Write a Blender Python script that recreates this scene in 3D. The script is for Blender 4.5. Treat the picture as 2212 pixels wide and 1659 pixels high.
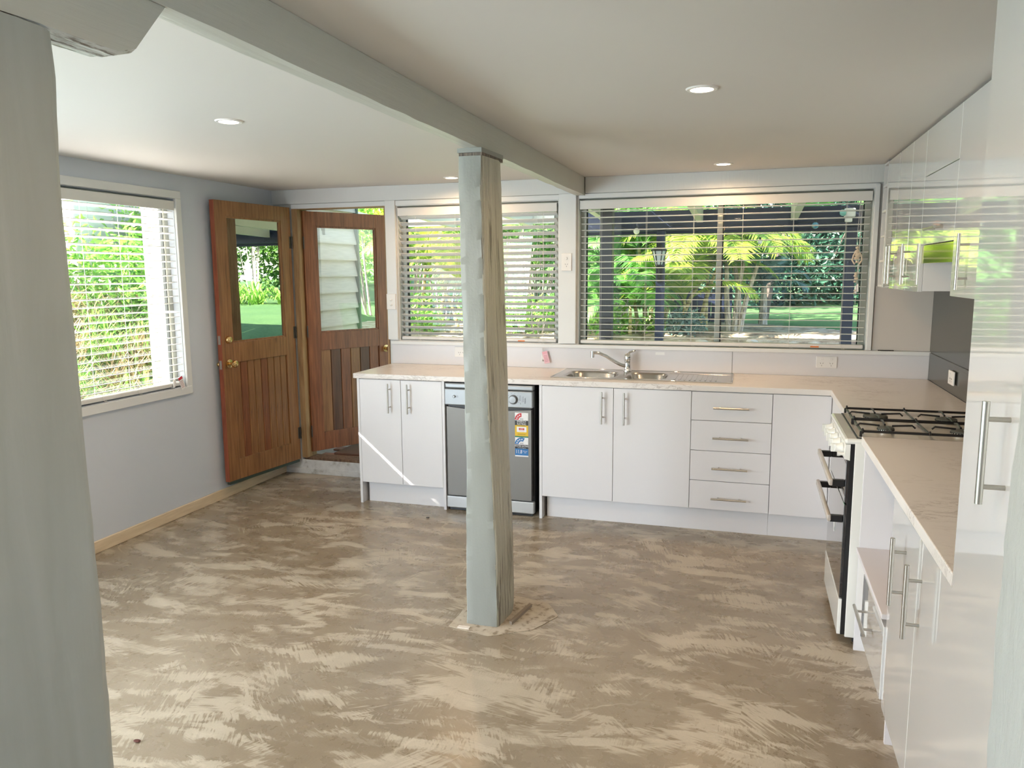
import bpy, bmesh, math, random
from mathutils import Vector, Matrix, Euler, noise as mn
random.seed(7)
S = bpy.context.scene
C = S.collection
for o_ in list(bpy.data.objects): bpy.data.objects.remove(o_)

# ---------------------------------------------------------------- camera, sky, sun, exposure
cam = bpy.data.cameras.new('camera'); camo = bpy.data.objects.new('camera', cam); C.objects.link(camo)
cam.lens = 27.2114; cam.sensor_width = 36; cam.clip_start = 0.05; cam.clip_end = 400
R_ = Vector((0.955782, 0.294001, -0.006643)); U_ = Vector((-0.0355337, 0.1378832, 0.9898109)); F_ = Vector((-0.2919211, 0.9458075, -0.1422332))
m4 = Matrix((R_, U_, -F_)).transposed().to_4x4(); m4.translation = Vector((-1.05637, -5.23699, 1.56255))
camo.matrix_world = m4
S.camera = camo
S.view_settings.view_transform = 'Standard'; S.view_settings.look = 'None'
S.view_settings.gamma = 1; S.view_settings.exposure = 0.12; S.view_settings.use_curve_mapping = False

W = bpy.data.worlds.new('world'); S.world = W; W.use_nodes = True
wn = W.node_tree; wn.nodes.clear()
sky = wn.nodes.new('ShaderNodeTexSky'); sky.sky_type = 'NISHITA'; sky.sun_disc = False
sky.sun_elevation = math.radians(37); sky.sun_rotation = math.radians(242); sky.altitude = 100
sky.air_density = 1.0; sky.dust_density = 1.5; sky.ozone_density = 1.0
bg = wn.nodes.new('ShaderNodeBackground'); bg.inputs[1].default_value = 0.85
wo = wn.nodes.new('ShaderNodeOutputWorld')
wn.links.new(sky.outputs[0], bg.inputs[0]); wn.links.new(bg.outputs[0], wo.inputs[0])

sun = bpy.data.lights.new('sun', 'SUN'); sun.energy = 31.0; sun.angle = math.radians(0.6); sun.color = (1.0, 0.95, 0.86)
suno = bpy.data.objects.new('sun', sun); C.objects.link(suno)
suno.rotation_euler = Vector((1.0, 0.53, -0.86)).to_track_quat('-Z', 'Y').to_euler()
suno.location = (-12, -6, 12)

def area(name, loc, d, sx, sy, e, col):
    l = bpy.data.lights.new(name, 'AREA'); l.shape = 'RECTANGLE'; l.size = sx; l.size_y = sy; l.energy = e; l.color = col
    o = bpy.data.objects.new(name, l); C.objects.link(o); o.location = loc
    o.rotation_euler = Vector(d).to_track_quat('-Z', 'Z').to_euler(); return o
# added fill lights outside an invented bay window on the left, out of view
area('side_fill', (-4.70, -5.75, 1.15), (1, 0.22, 0.02), 3.2, 1.8, 225, (0.87, 0.94, 1.0))
area('near_side_fill', (-4.70, -3.45, 1.15), (1, 0.45, 0.05), 0.9, 1.8, 42, (0.62, 0.78, 1.0))

# ---------------------------------------------------------------- materials
MC = {}
def mat(name, col=(.8, .8, .8), rough=.5, metal=0, coat=0, emit=None, es=0, spec=.5, trans=0, ior=1.5):
    if name in MC: return MC[name]
    m = bpy.data.materials.new(name); m.use_nodes = True
    b = m.node_tree.nodes['Principled BSDF']
    b.inputs['Base Color'].default_value = (*col, 1); b.inputs['Roughness'].default_value = rough
    b.inputs['Metallic'].default_value = metal; b.inputs['Coat Weight'].default_value = coat
    b.inputs['Coat Roughness'].default_value = .03; b.inputs['Specular IOR Level'].default_value = spec
    b.inputs['Transmission Weight'].default_value = trans; b.inputs['IOR'].default_value = ior
    if emit: b.inputs['Emission Color'].default_value = (*emit, 1); b.inputs['Emission Strength'].default_value = es
    MC[name] = m; return m
class NT:
    def __init__(s, m): s.m = m; s.t = m.node_tree; s.b = s.t.nodes['Principled BSDF']
    def n(s, typ, **kw):
        x = s.t.nodes.new(typ)
        for k, v in kw.items():
            if k.startswith('i_'):
                key = k[2:]
                key = int(key) if key.isdigit() else key.replace('_', ' ')
                x.inputs[key].default_value = v
            else: setattr(x, k, v)
        return x
    def l(s, a, b): s.t.links.new(a, b)
    def co(s, kind='Object', scale=(1, 1, 1), rot=(0, 0, 0)):
        c = s.n('ShaderNodeTexCoord'); mp = s.n('ShaderNodeMapping'); mp.inputs['Scale'].default_value = scale; mp.inputs['Rotation'].default_value = rot
        s.l(c.outputs[kind], mp.inputs[0]); return mp.outputs[0]
    def geo(s, scale=(1, 1, 1), rot=(0, 0, 0)):
        c = s.n('ShaderNodeNewGeometry'); mp = s.n('ShaderNodeMapping'); mp.inputs['Scale'].default_value = scale; mp.inputs['Rotation'].default_value = rot
        s.l(c.outputs['Position'], mp.inputs[0]); return mp.outputs[0]
    def noise(s, vec, sc, det=3, rough=.5, dist=0):
        x = s.n('ShaderNodeTexNoise'); x.inputs['Scale'].default_value = sc; x.inputs['Detail'].default_value = det
        x.inputs['Roughness'].default_value = rough; x.inputs['Distortion'].default_value = dist; s.l(vec, x.inputs['Vector']); return x
    def ramp(s, f, stops):
        r = s.n('ShaderNodeValToRGB'); e = r.color_ramp.elements
        while len(e) < len(stops): e.new(.5)
        for i, (p, c) in enumerate(stops):
            e[i].position = p; e[i].color = (*c, 1) if len(c) == 3 else c
        s.l(f, r.inputs[0]); return r
    def mix(s, f, a, b, mode='MIX'):
        x = s.n('ShaderNodeMix'); x.data_type = 'RGBA'; x.blend_type = mode
        for v, i in ((f, 0), (a, 6), (b, 7)):
            if isinstance(v, (int, float)): x.inputs[i].default_value = v
            elif isinstance(v, tuple): x.inputs[i].default_value = (*v, 1)
            else: s.l(v, x.inputs[i])
        return x.outputs[2]
    def math(s, op, a, b=None):
        x = s.n('ShaderNodeMath'); x.operation = op
        for i, v in enumerate((a, b)):
            if v is None: continue
            if isinstance(v, (int, float)): x.inputs[i].default_value = v
            else: s.l(v, x.inputs[i])
        return x.outputs[0]
    def bump(s, h, st=.3, d=.01):
        x = s.n('ShaderNodeBump'); x.inputs['Strength'].default_value = st; x.inputs['Distance'].default_value = d
        s.l(h, x.inputs['Height']); s.l(x.outputs[0], s.b.inputs['Normal']); return x
    def base(s, c): s.l(c, s.b.inputs['Base Color'])

wall_m = mat('wall_paint', (.60, .65, .73), .55)
t = NT(wall_m); n_ = t.noise(t.geo(), 60, 4); t.bump(n_.outputs[0], .12, .004)
wallb_m = mat('back_wall_paint', (.70, .71, .70), .45)
t = NT(wallb_m); n_ = t.noise(t.geo((14, 14, 1.5)), 5, 4, .6); t.bump(n_.outputs[0], .35, .004)
trim_m = mat('trim_paint', (.74, .755, .76), .35)
t = NT(trim_m); n_ = t.noise(t.geo((20, 20, 2)), 4, 3); t.bump(n_.outputs[0], .10, .003)
ceil_m = mat('ceiling_paint', (.66, .635, .60), .6)
t = NT(ceil_m); n_ = t.noise(t.geo(), 2.2, 4); t.bump(n_.outputs[0], .15, .01)
# hewn timber painted pale green grey
hewn_m = mat('painted_timber', (.45, .475, .44), .38)
t = NT(hewn_m)
g = t.geo((17, 17, 1.7)); n1 = t.noise(g, 1.1, 4, .5, .8); n2 = t.noise(t.geo((60, 60, 30)), 1.2, 4)
c_ = t.ramp(n1.outputs[0], [(.26, (.315, .34, .315)), (.46, (.345, .375, .355)), (.75, (.38, .41, .395))]); t.base(c_.outputs[0])
h_ = t.math('ADD', n1.outputs[0], t.math('MULTIPLY', n2.outputs[0], .25)); t.bump(h_, .20, .008)
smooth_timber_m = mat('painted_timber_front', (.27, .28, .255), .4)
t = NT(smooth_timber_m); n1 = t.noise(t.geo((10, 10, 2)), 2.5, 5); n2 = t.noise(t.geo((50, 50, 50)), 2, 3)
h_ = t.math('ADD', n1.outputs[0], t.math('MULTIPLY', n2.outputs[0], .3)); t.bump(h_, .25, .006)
beam_m = mat('painted_beam', (.53, .54, .49), .42)
t = NT(beam_m); n1 = t.noise(t.geo((18, 1.2, 22)), 2, 5, .6); t.bump(n1.outputs[0], .35, .006)
raw_m = mat('raw_timber', (.16, .12, .09), .8)
t = NT(raw_m); n1 = t.noise(t.geo((60, 60, 4)), 2, 4); t.base(t.ramp(n1.outputs[0], [(.3, (.07, .06, .05)), (.7, (.26, .21, .17))]).outputs[0]); t.bump(n1.outputs[0], .6, .01)
# trowelled concrete floor
floor_m = mat('trowelled_concrete', (.3, .24, .17), .3)
t = NT(floor_m)
P = t.geo(); wz = t.noise(P, 1.0, 2, .5); wv = t.n('ShaderNodeVectorMath', operation='SCALE'); t.l(wz.outputs[1], wv.inputs[0]); wv.inputs['Scale'].default_value = .45
pw = t.n('ShaderNodeVectorMath', operation='ADD'); t.l(P, pw.inputs[0]); t.l(wv.outputs[0], pw.inputs[1])
def feather(seed, cell, fx, fy, spread):
    # fine parallel trowel lines whose direction changes from sweep to sweep
    off = t.n('ShaderNodeVectorMath', operation='ADD'); t.l(pw.outputs[0], off.inputs[0]); off.inputs[1].default_value = (seed, seed * 1.7, 0)
    v = t.n('ShaderNodeTexVoronoi'); v.voronoi_dimensions = '2D'; v.inputs['Scale'].default_value = cell; t.l(off.outputs[0], v.inputs['Vector'])
    d = t.n('ShaderNodeVectorMath', operation='SUBTRACT'); t.l(P, d.inputs[0]); t.l(v.outputs['Position'], d.inputs[1])
    sep = t.n('ShaderNodeSeparateColor'); t.l(v.outputs['Color'], sep.inputs[0])
    ang = t.math('ADD', t.math('MULTIPLY', t.math('SUBTRACT', sep.outputs[0], .5), spread), .9)
    r = t.n('ShaderNodeVectorRotate', rotation_type='Z_AXIS'); t.l(d.outputs[0], r.inputs['Vector']); t.l(ang, r.inputs['Angle'])
    mp = t.n('ShaderNodeMapping'); mp.inputs['Scale'].default_value = (fx, fy, 1); t.l(r.outputs[0], mp.inputs[0])
    return t.noise(mp.outputs[0], 1, 3, .55).outputs[0]
f1 = feather(3.1, 3.0, 9, 95, 3.0); f2 = feather(17.3, 4.5, 14, 130, 3.0)
def patch(rot, sx, sy, seed, det, dist):
    mp = t.n('ShaderNodeMapping'); mp.inputs['Scale'].default_value = (sx, sy, 1); mp.inputs['Rotation'].default_value = (0, 0, rot); mp.inputs['Location'].default_value = (seed, seed, 0); t.l(pw.outputs[0], mp.inputs[0])
    return t.noise(mp.outputs[0], 1, det, .55, dist).outputs[0]
def stroke_mask(p, f, thr, soft, w):
    k = t.math('ADD', p, t.math('MULTIPLY', t.math('SUBTRACT', f, .5), w))
    return t.ramp(k, [(thr, (0, 0, 0)), (thr + soft, (1, 1, 1))]).outputs[0]
k1 = stroke_mask(patch(.5, 3.0, 8.0, 2, 3, .3), f1, .545, .05, .34); k2 = stroke_mask(patch(-.4, 4.6, 11, 9, 3, .3), f2, .555, .05, .36)
k4 = stroke_mask(patch(.15, 2.8, 7.0, 21, 3, .2), f2, .56, .08, .30); k3 = stroke_mask(patch(.3, .9, 1.6, 33, 3, .3), f1, .50, .25, .25)
bigv = t.noise(P, .75, 3); fine = t.noise(P, 140, 3, .7); mid = t.noise(P, 9, 5, .6)
b0 = t.ramp(bigv.outputs[0], [(.35, (.255, .200, .135)), (.65, (.305, .247, .175))]).outputs[0]
b1 = t.mix(t.math('MULTIPLY', k3, .5), b0, (.40, .34, .255))
b2 = t.mix(t.math('MULTIPLY', k1, .80), b1, (.50, .435, .335)); b3 = t.mix(t.math('MULTIPLY', k2, .65), b2, (.52, .45, .35))
b3 = t.mix(t.math('MULTIPLY', k4, .6), b3, (.245, .19, .125)); b4 = t.mix(.25, b3, mid.outputs[0], 'SOFT_LIGHT'); b5 = t.mix(.16, b4, fine.outputs[0], 'OVERLAY')
# thin wandering cracks
cw = t.noise(P, 2.3, 4); cs = t.n('ShaderNodeVectorMath', operation='SCALE'); t.l(cw.outputs[1], cs.inputs[0]); cs.inputs['Scale'].default_value = .5
ca = t.n('ShaderNodeVectorMath', operation='ADD'); t.l(P, ca.inputs[0]); t.l(cs.outputs[0], ca.inputs[1])
cv = t.n('ShaderNodeTexVoronoi'); cv.feature = 'DISTANCE_TO_EDGE'; cv.voronoi_dimensions = '2D'; cv.inputs['Scale'].default_value = .42; t.l(ca.outputs[0], cv.inputs['Vector'])
ck = t.ramp(cv.outputs[0], [(0, (1, 1, 1)), (.0022, (0, 0, 0))]).outputs[0]
gate = t.ramp(t.noise(P, 1.6, 2).outputs[0], [(.5, (0, 0, 0)), (.6, (1, 1, 1))]).outputs[0]
b6 = t.mix(t.math('MULTIPLY', t.math('MULTIPLY', ck, gate), .55), b5, (.62, .54, .42)); t.base(b6)
rr = t.math('ADD', t.math('MULTIPLY', mid.outputs[0], .16), t.math('ADD', t.math('MULTIPLY', k1, .10), .20)); t.l(rr, t.b.inputs['Roughness'])
t.bump(t.math('ADD', t.math('MULTIPLY', mid.outputs[0], .6), t.math('MULTIPLY', k1, .15)), .10, .006)
# laminates
def vein(name, col, veincol, rough, stretch):
    m = mat(name, col, rough); t = NT(m)
    n1 = t.noise(t.geo(stretch), 2.6, 6, .66, 1.2); v = t.ramp(n1.outputs[0], [(.47, (0, 0, 0)), (.497, (1, 1, 1)), (.503, (1, 1, 1)), (.53, (0, 0, 0))])
    n2 = t.noise(t.geo(), 3.0, 4); gt = t.ramp(n2.outputs[0], [(.45, (0, 0, 0)), (.62, (1, 1, 1))])
    f = t.math('MULTIPLY', t.math('MULTIPLY', v.outputs[0], gt.outputs[0]), .75)
    n3 = t.noise(t.geo(), 120, 2); c = t.mix(f, col, veincol); t.base(t.mix(.05, c, n3.outputs[0], 'OVERLAY')); return m
top_m = vein('marble_laminate', (.80, .755, .72), (.44, .38, .34), .30, (2.2, 8, 6))
white_m = mat('gloss_white_cabinet', (.75, .74, .755), .36)
gloss_m = mat('mirror_gloss_white', (.76, .76, .76), .035, coat=1.0)
carc_m = mat('white_melamine', (.76, .75, .74), .4)
nichem = mat('niche_melamine', (.70, .67, .68), .45)
gloss_m.node_tree.nodes['Principled BSDF'].inputs['Coat IOR'].default_value = 1.9
splash_m = mat('gloss_splash_panel', (.74, .725, .745), .30)
dark_splash_m = mat('charcoal_splashback', (.035, .038, .034), .20, coat=.15)
steel_m = mat('brushed_steel', (.56, .54, .50), .28, 1)
t = NT(steel_m); n1 = t.noise(t.co('Object', (4, 4, 220)), 3, 2); t.bump(n1.outputs[0], .03, .001)
chrome_m = mat('chrome', (.75, .75, .74), .07, 1)
sink_m = mat('sink_steel', (.52, .50, .47), .22, 1)
silver_m = mat('silver_paint', (.33, .345, .36), .36, .5)
dwsteel_m = mat('dishwasher_steel', (.20, .19, .175), .42, .7)
black_m = mat('black_plastic', (.012, .013, .015), .35)
blackgl_m = mat('black_glass', (.02, .02, .022), .04, coat=1)
enamel_m = mat('white_enamel', (.80, .80, .76), .14, coat=.5)
iron_m = mat('cast_iron_enamel', (.014, .014, .015), .3)
burner_m = mat('burner_cap', (.10, .105, .09), .5)
alu_m = mat('burner_aluminium', (.55, .55, .52), .4, .8)
brass_m = mat('brass', (.72, .50, .22), .22, 1)
blind_m = mat('blind_slat', (.72, .71, .69), .4)
cordm = mat('cord', (.74, .72, .68), .8)
plast_m = mat('white_plastic', (.84, .82, .80), .35)
slot_m = mat('dark_slot', (.06, .05, .05), .6)
frame_m = mat('window_aluminium', (.42, .43, .38), .4, .3)
seal_m = mat('dark_rubber_seal', (.03, .035, .035), .6)
skirt_m = mat('raw_pine', (.70, .56, .38), .5)
t = NT(skirt_m); n1 = t.noise(t.geo((20, 2, 20)), 3, 4); t.base(t.ramp(n1.outputs[0], [(.3, (.62, .49, .33)), (.7, (.76, .63, .45))]).outputs[0])
def wood(name, a, b, rough=.35):
    m = mat(name, a, rough); t = NT(m)
    n1 = t.noise(t.co('Object', (38, 38, 2.2)), 1.5, 5, .6, .5); n2 = t.noise(t.co('Object', (3, 3, 1.5)), 2, 3)
    c = t.ramp(n1.outputs[0], [(.28, tuple(x * .55 for x in a)), (.48, a), (.75, b)]).outputs[0]
    t.base(t.mix(.35, c, n2.outputs[0], 'SOFT_LIGHT')); t.bump(n1.outputs[0], .18, .003); return m
cedar_m = wood('cedar_varnish', (.22, .073, .027), (.34, .127, .050))
cedar_g = wood('golden_cedar', (.26, .115, .040), (.37, .18, .070))
cedar_d = wood('dark_cedar', (.11, .042, .018), (.18, .075, .034))
cedar_r = wood('red_cedar_edge', (.30, .075, .035), (.40, .12, .06))
jamb_m = wood('jamb_timber', (.33, .19, .08), (.45, .29, .14), .5)
greenrub = mat('green_seal_strip', (.04, .06, .045), .6)
board_m = mat('cream_weatherboard', (.72, .69, .58), .55)
t = NT(board_m); n1 = t.noise(t.geo((2, 2, 30)), 3, 5, .6); t.base(t.ramp(n1.outputs[0], [(.3, (.62, .60, .50)), (.7, (.76, .73, .63))]).outputs[0]); t.bump(n1.outputs[0], .3, .004)
corner_m = mat('green_grey_trim', (.13, .19, .15), .5)
navy_m = mat('navy_paint', (.014, .022, .055), .45)
blackpost_m = mat('black_paint', (.010, .010, .012), .5)
raft_m = mat('cream_rafter', (.55, .56, .45), .5)
conc_m = mat('painted_step_concrete', (.62, .62, .60), .7)
t = NT(conc_m); n1 = t.noise(t.geo(), 14, 5, .65); t.base(t.ramp(n1.outputs[0], [(.30, (.33, .31, .28)), (.45, (.60, .60, .59)), (.7, (.72, .72, .71))]).outputs[0]); t.bump(n1.outputs[0], .5, .01)
brick_m = mat('red_paver', (.33, .16, .10), .8)
mat_m = mat('coir_mat', (.22, .12, .08), .95)
t = NT(mat_m); n1 = t.noise(t.geo(), 260, 2); t.bump(n1.outputs[0], 1, .01)
orange_m = mat('orange_sticker', (.75, .20, .03), .5)
def glassy(name, refl, tint=(1, 1, 1)):
    m = bpy.data.materials.new(name); m.use_nodes = True; nt = m.node_tree; nt.nodes.clear()
    tr = nt.nodes.new('ShaderNodeBsdfTransparent'); tr.inputs[0].default_value = (*tint, 1)
    gl = nt.nodes.new('ShaderNodeBsdfGlossy'); gl.inputs['Roughness'].default_value = 0.0
    fr = nt.nodes.new('ShaderNodeFresnel'); ge = nt.nodes.new('ShaderNodeNewGeometry')
    io = nt.nodes.new('ShaderNodeMapRange'); io.inputs['To Min'].default_value = 1.5; io.inputs['To Max'].default_value = 1 / 1.5   # same reflection from either face of the pane
    nt.links.new(ge.outputs['Backfacing'], io.inputs['Value']); nt.links.new(io.outputs[0], fr.inputs[0])
    ad = nt.nodes.new('ShaderNodeMath'); ad.operation = 'ADD'; ad.use_clamp = True; ad.inputs[1].default_value = refl
    mx = nt.nodes.new('ShaderNodeMixShader'); out = nt.nodes.new('ShaderNodeOutputMaterial')
    nt.links.new(fr.outputs[0], ad.inputs[0]); nt.links.new(ad.outputs[0], mx.inputs[0])
    nt.links.new(tr.outputs[0], mx.inputs[1]); nt.links.new(gl.outputs[0], mx.inputs[2]); nt.links.new(mx.outputs[0], out.inputs[0]); return m
glass_m = glassy('clear_glass', 0.0); mirror_glass_m = glassy('reflective_tinted_glass', 0.62, (.55, .6, .6))

# ---------------------------------------------------------------- helpers
WL = {}
def thing(name, label=None, cat=None, loc=(0, 0, 0), group=None, kind=None, local=False, rot=0, parent=None):
    o = bpy.data.objects.new(name, None); C.objects.link(o); o.empty_display_size = .1
    if parent:
        o.parent = parent; o.location = Vector(loc) - Vector(WL.get(parent.name, (0, 0, 0)))
    else: o.location = loc
    o.rotation_euler = (0, 0, rot)
    tag(o, label, cat, group, kind); WL[o.name] = (0, 0, 0) if local else tuple(loc); return o
def tag(o, label=None, cat=None, group=None, kind=None):
    if label: o['label'] = label
    if cat: o['category'] = cat
    if group: o['group'] = group
    if kind: o['kind'] = kind
    return o
def BM(): return bmesh.new()
def box(bm, x0, x1, y0, y1, z0, z1, bev=0, seg=2):
    r = bmesh.ops.create_cube(bm, size=1)['verts']
    bmesh.ops.scale(bm, vec=(abs(x1 - x0), abs(y1 - y0), abs(z1 - z0)), verts=r)
    bmesh.ops.translate(bm, vec=((x0 + x1) / 2, (y0 + y1) / 2, (z0 + z1) / 2), verts=r)
    if bev:
        es = list({e for v in r for e in v.link_edges}); bmesh.ops.bevel(bm, geom=es, offset=bev, segments=seg, affect='EDGES', profile=.5)
    return r
def cyl(bm, p0, p1, r0, r1=None, seg=16, cap=True):
    p0 = Vector(p0); p1 = Vector(p1); d = p1 - p0; r1 = r0 if r1 is None else r1
    m = Matrix.Translation((p0 + p1) / 2) @ d.to_track_quat('Z', 'Y').to_matrix().to_4x4()
    return bmesh.ops.create_cone(bm, cap_ends=cap, segments=seg, radius1=r0, radius2=r1, depth=d.length, matrix=m)['verts']
def tube(bm, pts, rad, seg=8, cap=True):
    pts = [Vector(p) for p in pts]; n = len(pts); rings = []
    rf = rad if callable(rad) else (lambda i: rad)
    up = None
    for i, p in enumerate(pts):
        d = (pts[min(i + 1, n - 1)] - pts[max(i - 1, 0)]).normalized()
        if up is None: up = Vector((0, 0, 1)) if abs(d.z) < .9 else Vector((1, 0, 0))
        a = d.cross(up).normalized(); b = a.cross(d).normalized(); up = b
        rings.append([bm.verts.new(p + (a * math.cos(2 * math.pi * k / seg) + b * math.sin(2 * math.pi * k / seg)) * rf(i)) for k in range(seg)])
    for i in range(n - 1):
        for k in range(seg):
            bm.faces.new((rings[i][k], rings[i][(k + 1) % seg], rings[i + 1][(k + 1) % seg], rings[i + 1][k]))
    if cap: bm.faces.new(rings[0][::-1]); bm.faces.new(rings[-1])
def lathe(bm, prof, c, axis='Z', seg=24):
    rings = []
    for r, h in prof:
        ring = []
        for k in range(seg):
            a = 2 * math.pi * k / seg; u, v = r * math.cos(a), r * math.sin(a)
            p = {'Z': (u, v, h), 'X': (h, u, v), 'Y': (u, h, v)}[axis]
            ring.append(bm.verts.new(Vector(c) + Vector(p)))
        rings.append(ring)
    for i in range(len(rings) - 1):
        for k in range(seg): bm.faces.new((rings[i][k], rings[i][(k + 1) % seg], rings[i + 1][(k + 1) % seg], rings[i + 1][k]))
    bm.faces.new(rings[0][::-1]); bm.faces.new(rings[-1])
def obj(name, bm, m, parent=None, smooth=False, keep=False):
    bmesh.ops.recalc_face_normals(bm, faces=bm.faces) if not keep else None
    me = bpy.data.meshes.new(name); bm.to_mesh(me); bm.free()
    return mobj(name, me, m, parent, smooth)
def mobj(name, me, m, parent=None, smooth=False):
    me.materials.clear()
    for q in (m if isinstance(m, (list, tuple)) else [m]): me.materials.append(q)
    if smooth:
        me.shade_smooth()
        try: me.set_sharp_from_angle(angle=math.radians(38))
        except Exception: pass
    o = bpy.data.objects.new(name, me); C.objects.link(o)
    vs = me.vertices
    if len(vs):
        xs = [v.co.x for v in vs]; ys = [v.co.y for v in vs]; zs = [v.co.z for v in vs]
        org = Vector(((min(xs) + max(xs)) / 2, (min(ys) + max(ys)) / 2, min(zs)))
    else: org = Vector()
    me.transform(Matrix.Translation(-org)); o.location = org
    if parent:
        o.parent = parent; o.location = org - Vector(WL.get(parent.name, (0, 0, 0)))
    WL[o.name] = tuple(org)
    return o
def B(name, m, parent, x0, x1, y0, y1, z0, z1, bev=0, smooth=None):
    bm = BM(); box(bm, x0, x1, y0, y1, z0, z1, bev); return obj(name, bm, m, parent, smooth=bool(smooth))
def st(name, bm, m, label=None, parent=None, smooth=False):
    o = obj(name, bm, m, parent, smooth)
    if not parent: tag(o, label, None, None, 'structure')
    return o
def inst(src, name, parent, dloc):
    o = bpy.data.objects.new(name, src.data); C.objects.link(o); o.parent = parent
    o.location = Vector(src.location) + Vector(dloc); o.rotation_euler = src.rotation_euler; return o
def text_me(s, size, ext=.0003):
    cu = bpy.data.curves.new('lettering', 'FONT'); cu.body = s; cu.size = size; cu.extrude = ext; cu.align_x = 'CENTER'; cu.align_y = 'CENTER'; cu.resolution_u = 2
    o = bpy.data.objects.new('lettering', cu); C.objects.link(o)
    bpy.context.view_layer.update(); me = bpy.data.meshes.new_from_object(o.evaluated_get(bpy.context.evaluated_depsgraph_get()))
    bpy.data.objects.remove(o); return me
def lettering(name, s, size, c, m, parent, sx=1):
    # faces -Y (readable from the room), centred on c
    me = text_me(s, size); me.transform(Matrix.Translation(Vector(c)) @ Matrix.Rotation(math.pi / 2, 4, 'X') @ Matrix.Diagonal((sx, 1, 1, 1)))
    return mobj(name, me, m, parent)

# ---------------------------------------------------------------- structure
XW = -4.57; H = 2.192; YF = -8.0
# floor
bm = BM(); box(bm, XW - .1, .1, YF - .1, 0.0, -.08, 0); st('floor', bm, floor_m, 'trowelled brown and cream concrete floor')
bm = BM(); box(bm, XW - .1, .1, YF - .1, .12, H, H + .1); st('ceiling', bm, ceil_m, 'flat plain painted ceiling with round downlights')
# back wall, pieces around door and two windows
def holes(bm, axis, w0, w1, d0, d1, z0, z1, ops):
    # wall along axis u from w0..w1 with openings (u0,u1,za,zb) sorted
    u = w0
    def bx(a, b, za, zb):
        if b - a < 1e-4 or zb - za < 1e-4: return
        if axis == 'X': box(bm, a, b, d0, d1, za, zb)
        else: box(bm, d0, d1, a, b, za, zb)
    for a, b, za, zb in ops:
        bx(u, a, z0, z1); bx(a, b, z0, za); bx(a, b, zb, z1); u = b
    bx(u, w1, z0, z1)
bm = BM(); holes(bm, 'X', XW - .1, .1, 0, .12, 0, H, [(-4.41, -3.62, .105, 2.065), (-3.535, -2.335, 1.075, 2.045), (-2.19, -.37, 1.065, 2.052)])
st('wall_back', bm, wallb_m, 'pale painted wall holding the doorway and two wide blinds')
bm = BM(); holes(bm, 'Y', YF - .1, 0, XW - .1, XW, 0, H, [(-7.5, -2.9, .15, 2.05), (-2.45, -1.085, .845, 2.037)])
st('wall_left', bm, wall_m, 'blue grey painted wall behind the open inner door')
bm = BM(); box(bm, 0, .1, YF - .1, 0, 0, H); st('wall_right', bm, wall_m, 'wall behind the stove and wall cupboards')
bm = BM(); box(bm, XW, 0, YF - .1, YF, 0, H); st('wall_front', bm, wall_m, 'plain rear wall behind the camera')
# near stub wall at right (rough rendered edge)
def rough_prism(name, prof, z0, z1, m, parent=None, amp=.006, nz=70, seg=6, fz=None, seed=0):
    bm = BM(); n = len(prof or fz(z0)); rings = []
    for i in range(nz + 1):
        z = z0 + (z1 - z0) * i / nz; pr = fz(z) if fz else prof; ring = []
        for k in range(n):
            a = Vector(pr[k]); b = Vector(pr[(k + 1) % n])
            for s in range(seg):
                p = a.lerp(b, s / seg); q = Vector((p.x, p.y, z))
                d = mn.noise(Vector((q.x * 9 + seed, q.y * 9, z * 2.2))) * amp + mn.noise(Vector((q.x * 34 + seed, q.y * 34, z * 9))) * amp * .5
                if s == 0: d += -abs(mn.noise(Vector((k * 5.1 + seed, 3.3, z * 6)))) * amp * 1.6
                c = sum((Vector(v) for v in pr), Vector((0, 0))) / n; dr = (Vector((q.x, q.y)) - c).normalized()
                ring.append(bm.verts.new((q.x + dr.x * d, q.y + dr.y * d, z)))
        rings.append(ring)
    L = len(rings[0])
    for i in range(nz):
        for k in range(L): bm.faces.new((rings[i][k], rings[i][(k + 1) % L], rings[i + 1][(k + 1) % L], rings[i + 1][k]))
    bm.faces.new(rings[0][::-1]); bm.faces.new(rings[-1])
    return obj(name, bm, m, parent, smooth=True)
rend_m = mat('rough_painted_render', (.44, .46, .45), .55)
t = NT(rend_m); n1 = t.noise(t.geo((14, 14, 5)), 2.4, 5, .6, .4); t.bump(n1.outputs[0], .5, .012)
w_ = rough_prism('wall_stub', [(-.690, -3.99), (-.002, -3.985), (-.002, -4.25), (-.690, -4.25)], .0, H, rend_m, amp=.006, nz=60, seed=4)
tag(w_, 'rough rendered pale stub wall at right foreground edge', None, None, 'structure')

# trims
def tr(name, label, *b, m=trim_m, bev=.002):
    bm = BM(); box(bm, *b, bev, 1); return st(name, bm, m, label)
tr('trim_1', 'painted lintel board above the kitchen sink window', -2.145, -.0, -.022, 0, 2.086, H, m=wallb_m)
tr('trim_2', 'painted lintel board above doorway and narrower window', XW, -2.21, -.018, 0, 2.086, H, m=wallb_m)
tr('trim_3', 'white post panel between the two back windows', -2.325, -2.205, -.030, 0, 1.075, 2.086)
tr('trim_4', 'white casing board between doorway and window', -3.625, -3.545, -.022, 0, 1.078, 2.086)
tr('trim_5', 'white window sill ledge above the splash panels', -3.60, -.002, -.034, 0, 1.046, 1.070)
tr('trim_6', 'white casing right of the sink window', -.365, -.338, -.022, 0, 1.072, 2.078)
tr('trim_7', 'white head board under the lintel', -4.41, -2.205, -.012, 0, 2.050, 2.084)
tr('trim_8', 'white head board above the wide blind', -2.19, -.34, -.012, 0, 2.054, 2.084)
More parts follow.
